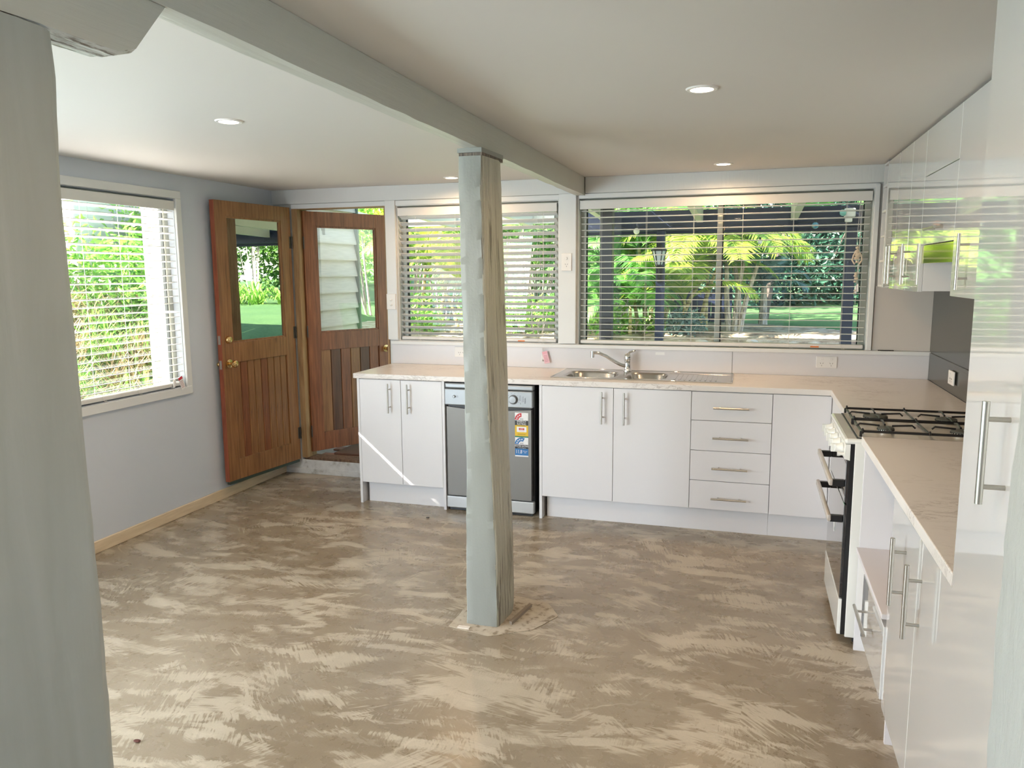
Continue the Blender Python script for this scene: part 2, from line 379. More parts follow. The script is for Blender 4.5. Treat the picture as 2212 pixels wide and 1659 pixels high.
b_ = [('trim_9', (XW, XW + .018, -2.5, -1.035, 2.040, 2.088)), ('trim_10', (XW, XW + .018, -1.083, -1.035, .795, 2.040)), ('trim_11', (XW, XW + .022, -2.5, -1.045, .793, .843)), ('trim_12', (XW, XW + .018, -2.5, -2.45, .843, 2.040))]
for (nme, q), lb in zip(b_, ('head', 'right side', 'sill', 'left side')): tr(nme, 'white casing, %s of the left wall window' % lb, *q)
bm = BM(); box(bm, XW, XW + .014, YF, -.012, 0, .070, .003, 1); st('baseboard_left', bm, skirt_m, 'bare pine skirting along the left wall')
tr('trim_13', 'thin white skirting under the door step', XW + .014, -3.58, -.016, 0, 0, .045, m=conc_m)
# white wall lining boards at right end of back wall, splash panels
sp = thing('splash_panel', 'glossy white splash panel behind the sink, left of the seam', 'wall panel', (-2.38, -.004, .9), 'splash panels')
B('panel', splash_m, sp, -3.60, -1.164, -.008, 0, .900, 1.046, .001)
B('smear', mat('plaster_smear', (.86, .85, .84), .6), sp, -1.66, -1.60, -.0088, -.008, 1.01, 1.03)
sp = thing('splash_panel', 'glossy white splash panel right of the seam, with double power outlet', 'wall panel', (-.58, -.004, .9), 'splash panels')
B('panel', splash_m, sp, -1.160, -.008, -.008, 0, .900, 1.046, .001)
sp = thing('lining_board', 'plain beige white lining board between window and dark splashback', 'wall panel', (-.17, -.004, 1.07))
B('panel', mat('lining_board_paint', (.62, .58, .54), .35), sp, -.334, -.008, -.008, 0, 1.072, 1.468, .001)
sp = thing('charcoal_splashback', 'glossy charcoal splashback sheet on the right wall behind the stove', 'splashback', (-.004, -1.7, .9))
B('panel', dark_splash_m, sp, -.008, -.001, -3.40, -.001, .900, 1.66, .001)
B('ledge', dark_splash_m, sp, -.014, -.008, -3.40, -.003, 1.046, 1.066, .001)

# doorway step
bm = BM(); box(bm, -4.41, -3.60, -.010, -.0008, 0.0, .112, .003, 2)
for v in bm.verts: v.co.z += mn.noise(v.co * 9) * .003
st('trim_14', bm, conc_m, 'rough white painted step face under the doorway')
bm = BM(); box(bm, -4.40, -3.63, .01, .135, .105, .128, .003, 1); st('trim_15', bm, wood('sill_timber', (.16, .09, .05), (.26, .17, .11), .7), 'weathered timber door sill')
bm = BM(); box(bm, -4.408, -4.360, -.012, .125, .128, 2.052, .002, 1); box(bm, -3.64, -3.622, -.010, .125, .128, 2.052, .002, 1); box(bm, -4.408, -3.622, -.010, .125, 2.048, 2.066, .002, 1)
st('trim_16', bm, jamb_m, 'golden timber door jamb')

# ---------------------------------------------------------------- doors
def door_leaf(name, label, loc, ang, Wd, z0, z1, g0, g1, m0, boards, mats, stile=.1, swing=1):
    """local: hinge at origin, leaf runs +X, visible face at y=0, body towards +y*swing"""
    d = thing(name, label, None, loc, None, 'structure', True, ang)
    T = .036 * swing; A = (0, T) if T > 0 else (T, 0)
    frame, edge, panel = mats
    B('stile', frame, d, 0, stile, *A, z0, z1, .002); B('stile', frame, d, Wd - stile, Wd - .001, *A, z0, z1, .002)
    B('edge_strip', edge, d, Wd - .001, Wd + .002, *A, z0, z1)
    B('top_rail', frame, d, stile, Wd - stile, *A, g1, z1, .002); B('lock_rail', frame, d, stile, Wd - stile, *A, m0, g0, .002)
    B('bottom_rail', frame, d, stile, Wd - stile, *A, z0, z0 + .145, .002)
    yy = T / 2
    n = len(boards); bw = (Wd - 2 * stile) / n
    for i, bm_ in enumerate(boards):
        x = stile + i * bw
        B('board', bm_, d, x + .002, x + bw - .002, yy - .008, yy + .008, z0 + .140, m0 + .004, .004)
    bm = BM()
    for (a, b, c, e) in ((stile, stile + .012, g0, g1), (Wd - stile - .012, Wd - stile, g0, g1), (stile, Wd - stile, g0, g0 + .012), (stile, Wd - stile, g1 - .012, g1)):
        box(bm, a, b, yy - .012, yy + .012, c, e)
    obj('glazing_bead', bm, frame, d)
    return d, T
# inner door, opened into the room against the left wall
hx, hy = -4.41, -.03; ang = math.atan2(-.71, -.09)
d1, T = door_leaf('door_1', 'inner half glazed cedar door standing open against the left wall', (hx, hy, 0), ang, .757, .122, 2.060, 1.093, 1.958, .955,
    [cedar_g, cedar_g, cedar_g, cedar_m, cedar_g, cedar_g, cedar_m, cedar_g], (cedar_g, cedar_r, cedar_g), .105, -1)
# find which local side is the room side (+X world): local +y for this rotation
o_ = B('glass_pane', mirror_glass_m, d1, .105, .652, -.020, -.016, 1.093, 1.958)
tag(o_, 'glass pane mirroring the lawn outside')
B('seal_strip', greenrub, d1, .01, .75, -.030, -.004, .100, .122)
def knob(parent, x, z, side, m=brass_m, name='knob', r=.026):
    bm = BM(); s = side
    lathe(bm, [(.030, 0), (.030, .004 * s), (.011, .008 * s), (.010, .030 * s), (r * .8, .036 * s), (r, .048 * s), (r * .9, .060 * s), (.012, .066 * s)], (x, 0, z), 'Y', 20)
    return obj(name, bm, m, parent, True)
k_ = knob(d1, .697, .952, 1); 
bm = BM(); lathe(bm, [(.026, 0), (.026, .006), (.021, .02), (.018, .022)], (.697, 0, 1.118), 'Y', 20); obj('deadbolt', bm, brass_m, d1, True)
bm = BM(); lathe(bm, [(.018, -.036), (.012, -.040), (.018, -.050), (.014, -.064)], (.735, 0, .948), 'Y', 16); obj('rear_knob', bm, brass_m, d1, True)
for z in (.948, 1.118):
    bm = BM(); box(bm, .7590, .7605, -.028, -.008, z - .03, z + .03); obj('latch_plate', bm, steel_m, d1)
    bm = BM(); box(bm, .7600, .764, -.022, -.014, z - .008, z + .008); obj('latch', bm, steel_m, d1)
for z in (1.80, 1.12, .33):
    bm = BM(); cyl(bm, (-.004, .004, z - .045), (-.004, .004, z + .045), .005, seg=10); box(bm, -.001, .02, -.0005, .001, z - .045, z + .045); obj('hinge', bm, mat('dark_hinge', (.09, .08, .07), .4, .8), d1)
# outer door, opened outwards
ang2 = math.radians(60)
d2, T = door_leaf('door_2', 'outer half glazed dark cedar door opened outwards beyond the step', (-4.345, .045, 0), ang2, .757, .165, 2.040, 1.105, 1.930, .966,
    [cedar_g, cedar_d, cedar_m, cedar_g, cedar_d, cedar_m], (cedar_m, cedar_m, cedar_m), .108, 1)
B('glass_pane', glass_m, d2, .108, .649, .016, .020, 1.105, 1.930)
knob(d2, .715, .940, -1)
for z in (1.80, 1.12, .33):
    bm = BM(); cyl(bm, (-.004, -.004, z - .045), (-.004, -.004, z + .045), .005, seg=10); obj('hinge', bm, MC['dark_hinge'], d2)

# ---------------------------------------------------------------- windows
def window(name, label, axis, a, b, z0, z1, d0, d1, mull, side):
    w = thing(name, label, None, ((a + b) / 2, (d0 + d1) / 2, z0) if axis == 'X' else ((d0 + d1) / 2, (a + b) / 2, z0), None, 'structure')
    def bx(nm, m, u0, u1, za, zb, e0, e1, bev=.002):
        return B(nm, m, w, u0, u1, e0, e1, za, zb, bev) if axis == 'X' else B(nm, m, w, e0, e1, u0, u1, za, zb, bev)
    f = .038
    bx('frame_side', frame_m, a, a + f, z0, z1, d0, d1); bx('frame_side', frame_m, b - f, b, z0, z1, d0, d1)
    bx('frame_head', frame_m, a + f, b - f, z1 - .03, z1, d0, d1); bx('frame_sill', frame_m, a + f, b - f, z0, z0 + .022, d0, d1)
    bx('seal', seal_m, a + f, a + f + .006, z0 + .022, z1 - .03, d0 + .01, d1 - .01, 0); bx('seal', seal_m, b - f - .006, b - f, z0 + .022, z1 - .03, d0 + .01, d1 - .01, 0)
    if mull is not None:
        bx('mullion', frame_m, mull - .024, mull + .010, z0 + .022, z1 - .03, d0 + .005, d1 - .005); bx('seal', seal_m, mull + .010, mull + .018, z0 + .022, z1 - .03, d0 + .01, d1 - .01, 0)
    dm = (d0 + d1) / 2; q = [a + f] + ([mull - .024, mull + .010] if mull is not None else []) + [b - f]
    for i in range(0, len(q), 2): bx('glass_pane', glass_m, q[i], q[i + 1], z0 + .022, z1 - .03, dm - .002, dm + .002, 0)
    return w
window('window_1', 'left wall window behind a sunlit white blind', 'Y', -2.45, -1.085, .845, 2.037, XW - .09, XW - .05, None, -1)
window('window_2', 'back window between the doorway and the white pillar', 'X', -3.535, -2.335, 1.075, 2.045, .06, .10, None, 1)
window('window_3', 'wide sliding window over the sink', 'X', -2.19, -.37, 1.065, 2.052, .06, .10, -1.262, 1)
window('added_window_4', 'added unseen glazed bay for fill light, beside and behind the near post', 'Y', -7.5, -2.9, .15, 2.05, XW - .09, XW - .05, -4.1, -1)  # bay added out of view to let fill light into the room

# ---------------------------------------------------------------- beam and posts
def beam_mesh(name, x0, x1, y0, y1, z0, z1, m, amp=.003, wav=.004, ny=90):
    bm = BM(); rings = []
    for i in range(ny + 1):
        y = y0 + (y1 - y0) * i / ny; w = mn.noise(Vector((1.3, y * 1.6, 4))) * wav
        pr = [(x0, z0), ((x0 + x1) / 2, z0), (x1, z0), (x1, (z0 + z1) / 2), (x1, z1), (x0, z1), (x0, (z0 + z1) / 2)]
        ring = []
        for k, (x, z) in enumerate(pr):
            d = mn.noise(Vector((x * 20 + k, y * 7, z * 20))) * amp
            ring.append(bm.verts.new((x + d + (w if k in (1, 2) else 0), y, z + (d * .8 if z < z1 - .01 else 0))))
        rings.append(ring)
    for i in range(ny):
        for k in range(7): bm.faces.new((rings[i][k], rings[i][(k + 1) % 7], rings[i + 1][(k + 1) % 7], rings[i + 1][k]))
    bm.faces.new(rings[0][::-1]); bm.faces.new(rings[-1]); return bm
bt = thing('ceiling_beam', 'long painted timber beam running under the ceiling to the back wall', 'beam', (-2.18, -3, 2.073))
obj('beam', beam_mesh('beam', -2.210, -2.150, -7.9, -.001, 2.073, H - .001, beam_m, ny=200), beam_m, bt)
# corbel under the near end
bm = BM(); ny = 16; rings = []
for i in range(ny + 1):
    y = -4.62 + .70 * i / ny; zb = 1.955 + max(0, (y + 4.02)) ** 1 * 1.15; zb = min(zb, 2.07)
    ring = []
    for k in range(7):
        x = -2.232 + .076 * k / 6; ring.append(bm.verts.new((x, y, zb + mn.noise(Vector((x * 90, y * 5, 2))) * .006 + (.006 if k in (0, 6) else 0))))
    ring += [bm.verts.new((-2.156, y, 2.0725)), bm.verts.new((-2.232, y, 2.0725))]; rings.append(ring)
for i in range(ny):
    for k in range(9): bm.faces.new((rings[i][k], rings[i][(k + 1) % 9], rings[i + 1][(k + 1) % 9], rings[i + 1][k]))
bm.faces.new(rings[0][::-1]); bm.faces.new(rings[-1])
o_ = obj('corbel', bm, [beam_m, raw_m], bt)
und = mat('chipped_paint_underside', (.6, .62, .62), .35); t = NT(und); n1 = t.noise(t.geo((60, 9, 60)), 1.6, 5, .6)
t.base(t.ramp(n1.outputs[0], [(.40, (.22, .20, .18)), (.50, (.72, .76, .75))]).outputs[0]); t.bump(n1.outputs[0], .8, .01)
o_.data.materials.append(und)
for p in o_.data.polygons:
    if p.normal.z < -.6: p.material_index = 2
# near left post
lp = thing('timber_post', 'massive rough hewn painted post filling the left foreground', 'post', (-2.28, -4.36, 0))
def fzl(z):
    w = mn.noise(Vector((2.1, 7.7, z * 2.5))) * .012 + .014 * max(0, 1.3 - z)
    return [(-2.40, -4.55), (-2.148, -4.55), (-2.148, -4.212), (-2.160, -4.192 + w), (-2.40, -4.20 + w)]
o_ = rough_prism('post_shaft', None, 0.0, 1.955, hewn_m, lp, .005, 110, 6, fzl, 9)
o_ = rough_prism('post_head', None, 1.956, H - .002, hewn_m, lp, .003, 10, 4, lambda z: [(-2.40, -4.55), (-2.235, -4.55), (-2.235, -4.21), (-2.40, -4.21)], 5)
# central post
cp = thing('timber_post', 'crooked hewn painted post standing in the middle of the room', 'post', (-2.16, -2.02, 0))
def key(z, ks):
    for (a, va), (b, vb) in zip(ks, ks[1:]):
        if z <= b: f = max(0, (z - a) / (b - a)); return va + (vb - va) * f
    return ks[-1][1]
def fzc(z):
    L = key(z, [(0, -2.233), (.32, -2.231), (.7, -2.222), (.95, -2.226), (1.9, -2.237), (2.1, -2.238)])
    Rr = key(z, [(0, -2.080), (.33, -2.083), (.6, -2.094), (.95, -2.110), (1.2, -2.119), (1.9, -2.131), (2.1, -2.131)])
    Bk = key(z, [(0, -2.066), (.05, -2.064), (.39, -2.068), (.82, -2.084), (1.2, -2.090), (1.74, -2.106), (2.1, -2.116)])
    ch = .010 + .006 * mn.noise(Vector((z * 5, 2, 1)))
    w = mn.noise(Vector((9, 1, z * 7))) * .004
    return [(L + w, -2.142), (L + .006 + w, -2.150), (Rr - ch, -2.150), (Rr, -2.150 + ch), (Bk + w, -1.98), (Bk - .02, -1.895), (L, -1.90)]
o_ = rough_prism('post_shaft', None, .002, 2.040, hewn_m, cp, .0035, 190, 4, fzc, 1)
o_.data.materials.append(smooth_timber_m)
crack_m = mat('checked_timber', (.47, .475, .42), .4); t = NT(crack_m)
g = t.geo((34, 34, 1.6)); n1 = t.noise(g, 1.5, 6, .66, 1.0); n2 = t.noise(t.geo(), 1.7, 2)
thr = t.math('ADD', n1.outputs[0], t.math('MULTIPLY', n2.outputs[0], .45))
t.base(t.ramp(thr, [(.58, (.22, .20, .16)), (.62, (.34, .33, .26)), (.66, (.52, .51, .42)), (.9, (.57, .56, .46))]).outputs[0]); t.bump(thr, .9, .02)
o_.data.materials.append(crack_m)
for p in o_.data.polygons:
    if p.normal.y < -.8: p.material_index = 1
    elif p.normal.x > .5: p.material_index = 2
o_ = rough_prism('bare_timber_band', None, 2.0405, 2.053, raw_m, cp, .001, 3, 4, lambda z: [(-2.234, -2.146), (-2.134, -2.146), (-2.122, -1.90), (-2.234, -1.90)], 2)
o_ = rough_prism('post_head', None, 2.0535, 2.072, smooth_timber_m, cp, .001, 3, 4, lambda z: [(-2.240, -2.150), (-2.133, -2.150), (-2.120, -1.90), (-2.240, -1.90)], 2)
o_ = rough_prism('wood_offcut', [(-2.045, -2.10), (-2.030, -2.11), (-1.995, -1.90), (-2.010, -1.89)], .001, .016, mat('grey_offcut', (.27, .22, .17), .8), None, .001, 3, 4)
tag(o_, 'thin grey wood offcut lying against the foot of the central post', 'offcut')
o_ = rough_prism('mortar_patch', [(-2.30, -2.20), (-2.10, -2.24), (-1.93, -2.13), (-1.85, -1.96), (-1.93, -1.84), (-2.10, -1.80), (-2.29, -1.86)], .0006, .0022, mat('mortar', (.46, .41, .34), .8), None, .004, 1, 8)
t = NT(MC['mortar']); n1 = t.noise(t.geo(), 22, 5, .65); t.base(t.ramp(n1.outputs[0], [(.38, (.25, .20, .14)), (.47, (.47, .40, .31)), (.7, (.56, .50, .40))]).outputs[0]); t.bump(n1.outputs[0], .4, .006)
tag(o_, 'pale mortar patch on the floor around the central post', 'mortar patch')
B('wood_chip', mat('pale_chip', (.75, .68, .60), .7), None, -2.255, -2.20, -2.205, -2.182, .0024, .006)
tag(bpy.data.objects['wood_chip'], 'small pale chip on the floor before the central post', 'wood chip')

# ---------------------------------------------------------------- blinds
def blind(label, axis, a, b, z0, z1, d, tilt, n, pull, room):
    """axis along which slats run; d = depth coordinate of slat centre; room = sign of room direction on the depth axis"""
    c = ((a + b) / 2, d, z0) if axis == 'X' else (d, (a + b) / 2, z0)
    r = thing('venetian_blind', label, 'blind', c, 'white venetian blinds')
    def bx(nm, m, u0, u1, e0, e1, za, zb, bev=0, par=None):
        q = (u0, u1, min(e0, e1), max(e0, e1), za, zb) if axis == 'X' else (min(e0, e1), max(e0, e1), u0, u1, za, zb)
        return B(nm, m, par or r, *q, bev)
    bx('valance', blind_m, a + .002, b - .002, d + room * .034, d + room * .026, z1 - .066, z1 - .008, .002)
    bx('headrail', blind_m, a + .006, b - .006, d - .024, d + .024, z1 - .052, z1 - .012)
    bx('bottom_rail', blind_m, a + .008, b - .008, d - .025, d + .025, z0 + .006, z0 + .030, .006)
    zt = z1 - .066 - .012; zb = z0 + .052; pitch = (zt - zb) / (n - 1)
    bm = BM(); u0, u1 = a + .008, b - .008
    hw = .0245; rows = []
    for v, cr in ((-hw, 0), (0, .0025), (hw, 0)):
        for th in (-.0014, .0014):
            rows.append((v, cr + th))
    ct, sn = math.cos(tilt), math.sin(tilt)
    pts = []
    for (v, w) in rows:
        # tilt > 0 : outer edge lower
        dd = v * ct + w * sn; zz = -(-room) * v * sn * 1 if False else (room * v * sn + w * ct)
        pts.append((dd, zz))
    order = [0, 2, 4, 5, 3, 1]; vs = []
    for u in (u0, u1):
        vs.append([bm.verts.new((u, d + pts[k][0], zb + pts[k][1]) if axis == 'X' else (d + pts[k][0], u, zb + pts[k][1])) for k in order])
    for k in range(6): bm.faces.new((vs[0][k], vs[0][(k + 1) % 6], vs[1][(k + 1) % 6], vs[1][k]))
    bm.faces.new(vs[0][::-1]); bm.faces.new(vs[1])
    s0 = obj('slat', bm, blind_m, r, smooth=False)
    for i in range(1, n): inst(s0, 'slat', r, (0, 0, pitch * i))
    nl = max(3, round((b - a) / .30)) 
    for i in range(nl):
        u = a + .14 + (b - a - .28) * i / (nl - 1)
        bm = BM()
        for e in (-.027, .027):
            p0 = (u, d + e, z0 + .02) if axis == 'X' else (d + e, u, z0 + .02); p1 = (u, d + e, z1 - .05) if axis == 'X' else (d + e, u, z1 - .05)
            tube(bm, [p0, p1], .0009, 5)
        obj('ladder_cord', bm, cordm, r)
        bm = BM(); e = d + room * .027
        P_ = lambda uu, zz, k: (uu, e + room * k, zz) if axis == 'X' else (e + room * k, uu, zz)
        tube(bm, [P_(u, z0 + .02, 0), P_(u + .01, z0 + .002, .004), P_(u + .022, z0 + .006, .006), P_(u + .026, z0 - .006, .004)], .0012, 5)
        obj('cord_tail', bm, cordm, r)
    for (u, zend, k) in pull:
        e = d + room * (.036 + .004 * k)
        Q = lambda uu, zz: (uu, e, zz) if axis == 'X' else (e, uu, zz)
        bm = BM(); tube(bm, [Q(u, z1 - .06), Q(u + .003, (z1 + zend) / 2), Q(u - .004, zend + .05)], .0013, 6); tube(bm, [Q(u + .008, z1 - .06), Q(u + .006, (z1 + zend) / 2), Q(u + .006, zend + .045)], .0013, 6); obj('pull_cord', bm, cordm, r)
        for du in (-.004, .006):
            bm = BM(); lathe(bm, [(.003, .045), (.006, .035), (.0075, 0), (.006, -.004)], Q(u + du, zend + du), 'Z', 12); obj('cord_tassel', bm, plast_m, r, True)
    return r
bl1 = blind('bright sunlit venetian blind on the left wall window', 'Y', -2.445, -1.090, .848, 2.032, XW - .022, math.radians(8), 25, [(-1.20, .86, 0)], 1)
bl2 = blind('venetian blind with steeply tilted slats, behind the central post', 'X', -3.530, -2.340, 1.073, 2.040, .020, math.radians(24), 20, [(-2.44, .955, 0)], -1)
bl3 = blind('wide venetian blind with flat open slats, above the sink', 'X', -2.184, -.375, 1.072, 2.047, .020, math.radians(3), 21, [(-.44, 1.43, 0)], -1)
# one slat of the left blind has slipped: a thread of sun falls through onto the end cabinet
sl_ = [c for c in bl1.children if c.name.startswith('slat')]; sl_.sort(key=lambda c: c.location.z)
_k = min(sl_, key=lambda c: abs(c.location.z + .848 - 1.352)); _k.data = _k.data.copy()
bm = BM(); bm.from_mesh(_k.data); ye = max(v.co.y for v in bm.verts)
for yy in (ye - .20, ye - .30): bmesh.ops.bisect_plane(bm, geom=bm.verts[:] + bm.edges[:] + bm.faces[:], plane_co=(0, yy, 0), plane_no=(0, 1, 0))
zc = sum(v.co.z for v in bm.verts) / len(bm.verts)
for v in bm.verts:
    if v.co.y > ye - .21:
        q = Matrix.Rotation(math.radians(20), 3, 'Y') @ Vector((v.co.x, 0, v.co.z - zc)); v.co.x = q.x; v.co.z = q.z + zc - .010
bm.to_mesh(_k.data); bm.free()
def swing_tag(lb, c, dx, dz, nrm, red, par_cat='tag'):
    r = thing('swing_tag', lb, par_cat, c)
    bm = BM(); cx, cy, cz = c
    def card(u0, u1, v0, v1, off, m, nm):
        bm = BM(); 
        if nrm == 'Y': box(bm, cx + u0, cx + u1, cy - off - .0004, cy - off, cz + v0, cz + v1)
        else: box(bm, cx + off, cx + off + .0004, cy + u0, cy + u1, cz + v0, cz + v1)
        bmesh.ops.rotate(bm, cent=c, matrix=Matrix.Rotation(dx, 3, 'Y' if nrm == 'Y' else 'X'), verts=bm.verts)
        return obj(nm, bm, m, r)
    card(-.019, .019, -.085, 0, 0, mat('tag_card_%s' % red, (.80, .50, .56) if red == 'pink' else (.86, .84, .84), .5), 'card')
    card(-.019, .019, -.018, -.0, .0005, mat('tag_head_%s' % red, (.74, .38, .45) if red == 'pink' else (.65, .03, .06), .5), 'card_head')
    for i in range(5): card(-.014, .012, -.032 - i * .010, -.029 - i * .010, .0006, mat('tag_print', (.55, .25, .30), .6), 'print_line')
    bm = BM(); tube(bm, [c, (cx, cy, cz + .05)], .0008, 5); obj('string', bm, cordm, r)
swing_tag('red headed white swing tag on the sunlit left blind', (XW + .030, -1.165, .915), .35, 0, 'X', 'red')
swing_tag('pink swing tag hanging beside the cord tassels over the worktop', (-2.425, -.030, 1.018), -.25, 0, 'Y', 'pink')
for (x, z, lb) in ((-2.60, 1.082, 'orange sticker on the bottom rail of the blind beside the central post'), (-.665, 1.082, 'orange sticker on the right end of the wide blind bottom rail')):
    tag(B('sticker', orange_m, None, x - .025, x + .025, -.0062, -.0056, z, z + .008), lb, 'sticker')

# shell and bead cord hanging at the right end of the wide window
sc = thing('shell_mobile', 'string of shells and beads hanging at right end of wide window', 'ornament', (-.452, .0, 1.35))
bm = BM(); tube(bm, [(-.445, -.016, 1.98), (-.452, -.017, 1.75), (-.436, -.016, 1.62), (-.446, -.018, 1.30)], .0012, 6); obj('string', bm, cordm, sc)
shell_m = mat('shell', (.66, .56, .44), .5)
for i, (z, r) in enumerate([(1.700, .010), (1.675, .014), (1.655, .017), (1.636, .013), (1.615, .010), (1.545, .009), (1.530, .011), (1.512, .010), (1.494, .008), (1.440, .009), (1.425, .007)]):
    bm = BM(); bmesh.ops.create_icosphere(bm, subdivisions=2, radius=r, matrix=Matrix.Translation((-.446 + random.uniform(-.006, .006), -.018, z)) @ Matrix.Diagonal((1.1, .6, .8, 1)))
    for v in bm.verts: v.co += Vector((mn.noise(v.co * 160), 0, mn.noise(v.co * 150 + Vector((5, 0, 0))))) * r * .45
    obj('shell' if r > .0095 else 'bead', bm, shell_m, sc, True)
for s in (-1, 1):
    bm = BM(); tube(bm, [(-.446, -.018, 1.69), (-.446 + s * .022, -.018, 1.655), (-.446 + s * .028, -.018, 1.625), (-.446 + s * .012, -.018, 1.60)], .005, 7); obj('ribbon_loop', bm, shell_m, sc, True)

# ---------------------------------------------------------------- power points, switches
def outlet(lb, axis, c, w, h, kind):
    r = thing('power_outlet' if kind != 'switch' else 'light_switch', lb, 'power outlet' if kind != 'switch' else 'light switch', c)
    cx, cy, cz = c
    def bx(nm, m, u0, u1, v0, v1, e0, e1, bev=0):
        q = (cx + u0, cx + u1, cy - e1, cy - e0, cz + v0, cz + v1) if axis == 'Y' else (cx - e1, cx - e0, cy + u0, cy + u1, cz + v0, cz + v1)
        return B(nm, m, r, *q, bev)
    bx('plate', plast_m, -w / 2, w / 2, -h / 2, h / 2, 0, .008, .002)
    def pins(u, v):
        for s in (-1, 1):
            bm = BM(); 
            if axis == 'Y': box(bm, cx + u + s * .007 - .001, cx + u + s * .007 + .001, cy - .0086, cy - .008, cz + v + .001, cz + v + .010)
            else: box(bm, cx - .0086, cx - .008, cy + u + s * .007 - .001, cy + u + s * .007 + .001, cz + v + .001, cz + v + .010)
            ct = Vector((cx + u + s * .007, cy, cz + v + .005)) if axis == 'Y' else Vector((cx, cy + u + s * .007, cz + v + .005))
            bmesh.ops.rotate(bm, cent=ct, matrix=Matrix.Rotation(math.radians(28 * s * (1 if axis == 'Y' else -1)), 3, axis), verts=bm.verts); obj('pin_slot', bm, slot_m, r)
        bx('pin_slot', slot_m, u - .001, u + .001, v - .013, v - .005, .008, .0086)
    if kind == 'double':
        for u in (-.028, .028): pins(u, -.012); bx('rocker', plast_m, u - .009, u + .009, .014, .026, .008, .0125, .003)
    elif kind == 'single':
        pins(0, -.020); bx('rocker', plast_m, -.006, .006, .016, .034, .008, .0125, .003)
    elif kind == 'half':
        pins(.014, -.010); pins(-.018, -.010); bx('rocker', plast_m, .006, .020, .014, .026, .008, .0125, .003)
    else:
        for v in (.012, -.024):
            bm = BM(); lathe(bm, [(.009, 0), (.009, -.004), (.006, -.006)], (cx, cy - .008, cz + v), 'Y', 16); obj('button', bm, plast_m, r, True)
outlet('single power outlet with switch on the pillar between the windows', 'Y', (-2.268, -.0302, 1.632), .070, .118, 'single')
outlet('two button light switch beside the doorway', 'Y', (-3.590, -.0222, 1.358), .072, .114, 'switch')
outlet('double power outlet on the right splash panel', 'Y', (-.590, -.0082, .990), .122, .072, 'double')
outlet('power outlet half hidden behind the central post', 'Y', (-3.045, -.0082, .998), .115, .074, 'half')
outlet('power outlet on the charcoal splashback', 'X', (-.0142, -.62, .990), .115, .074, 'half')
bm = BM(); tube(bm, [(-.30, -.02, 1.0735), (-.24, -.022, 1.0735), (-.21, -.016, 1.0735)], .003, 6); box(bm, -.285, -.225, -.024, -.014, 1.0705, 1.0745)
tag(obj('clip', bm, black_m, None), 'small black clip lying on the ledge by the corner', 'clip')
for (x, y, z) in ((-3.003, -.793, 0),):
    bm = BM(); box(bm, x - .010, x + .010, y - .006, y + .006, .0005, .006, .002, 1); tag(obj('debris', bm, slot_m, None), 'tiny dark crumb on the floor before the dishwasher', 'debris')
for (x, y, c_) in ((-2.99, -3.30, (.10, .03, .02)),):
    bm = BM(); bmesh.ops.create_icosphere(bm, subdivisions=2, radius=.010, matrix=Matrix.Translation((x, y, .004)) @ Matrix.Diagonal((1.4, .8, .35, 1))); tag(obj('dead_leaf', bm, mat('dead_leaf', c_, .8), None), 'curled dark leaf scrap on the glossy floor at lower left', 'leaf')

# ---------------------------------------------------------------- downlights
dl_m = mat('lit_diffuser', (1, 1, 1), .5, emit=(1.0, .78, .55), es=14)
ring_m = mat('downlight_ring', (.82, .80, .77), .4)
for i, (x, y, lb, g_) in enumerate([(-3.148, -2.406, 'round downlight left of the beam, nearest the left window', 1), (-1.247, -2.361, 'round downlight in the ceiling nearest the camera, right of the beam', 1),
        (-1.243, -.375, 'round downlight before the wide window', 1), (-2.985, -.315, 'round downlight beside the central post near the back wall', 1),
        (-1.247, -4.40, None, 0), (-3.148, -4.45, None, 0)]):  # the last one is out of view, added for its light
    r = thing('downlight', lb or ('recessed downlight over the spot where the camera stands, right of the beam' if x > -2 else 'added unseen downlight left of the beam, above the added bay'), 'ceiling light', (x, y, H), 'ceiling downlights')
    bm = BM(); rings = []
    for (ra, z) in ((.040, H - .001), (.040, H - .006), (.052, H - .006), (.056, H - .001)):
        rings.append([bm.verts.new((x + ra * math.cos(k * math.pi / 16), y + ra * math.sin(k * math.pi / 16), z)) for k in range(32)])
    for a in range(3):
        for k in range(32): bm.faces.new((rings[a][k], rings[a][(k + 1) % 32], rings[a + 1][(k + 1) % 32], rings[a + 1][k]))
    obj('trim_ring', bm, ring_m, r, True)
    bm = BM(); cyl(bm, (x, y, H - .0005), (x, y, H - .005), .0395, seg=32); obj('diffuser', bm, dl_m, r)
    l = bpy.data.lights.new('downlight_lamp', 'SPOT'); l.energy = 24; l.color = (1.0, .64, .34); l.spot_size = math.radians(174); l.spot_blend = .6; l.shadow_soft_size = .035
    lo = bpy.data.objects.new('downlight_lamp', l); C.objects.link(lo); lo.parent = r; lo.location = (0, 0, -.012)

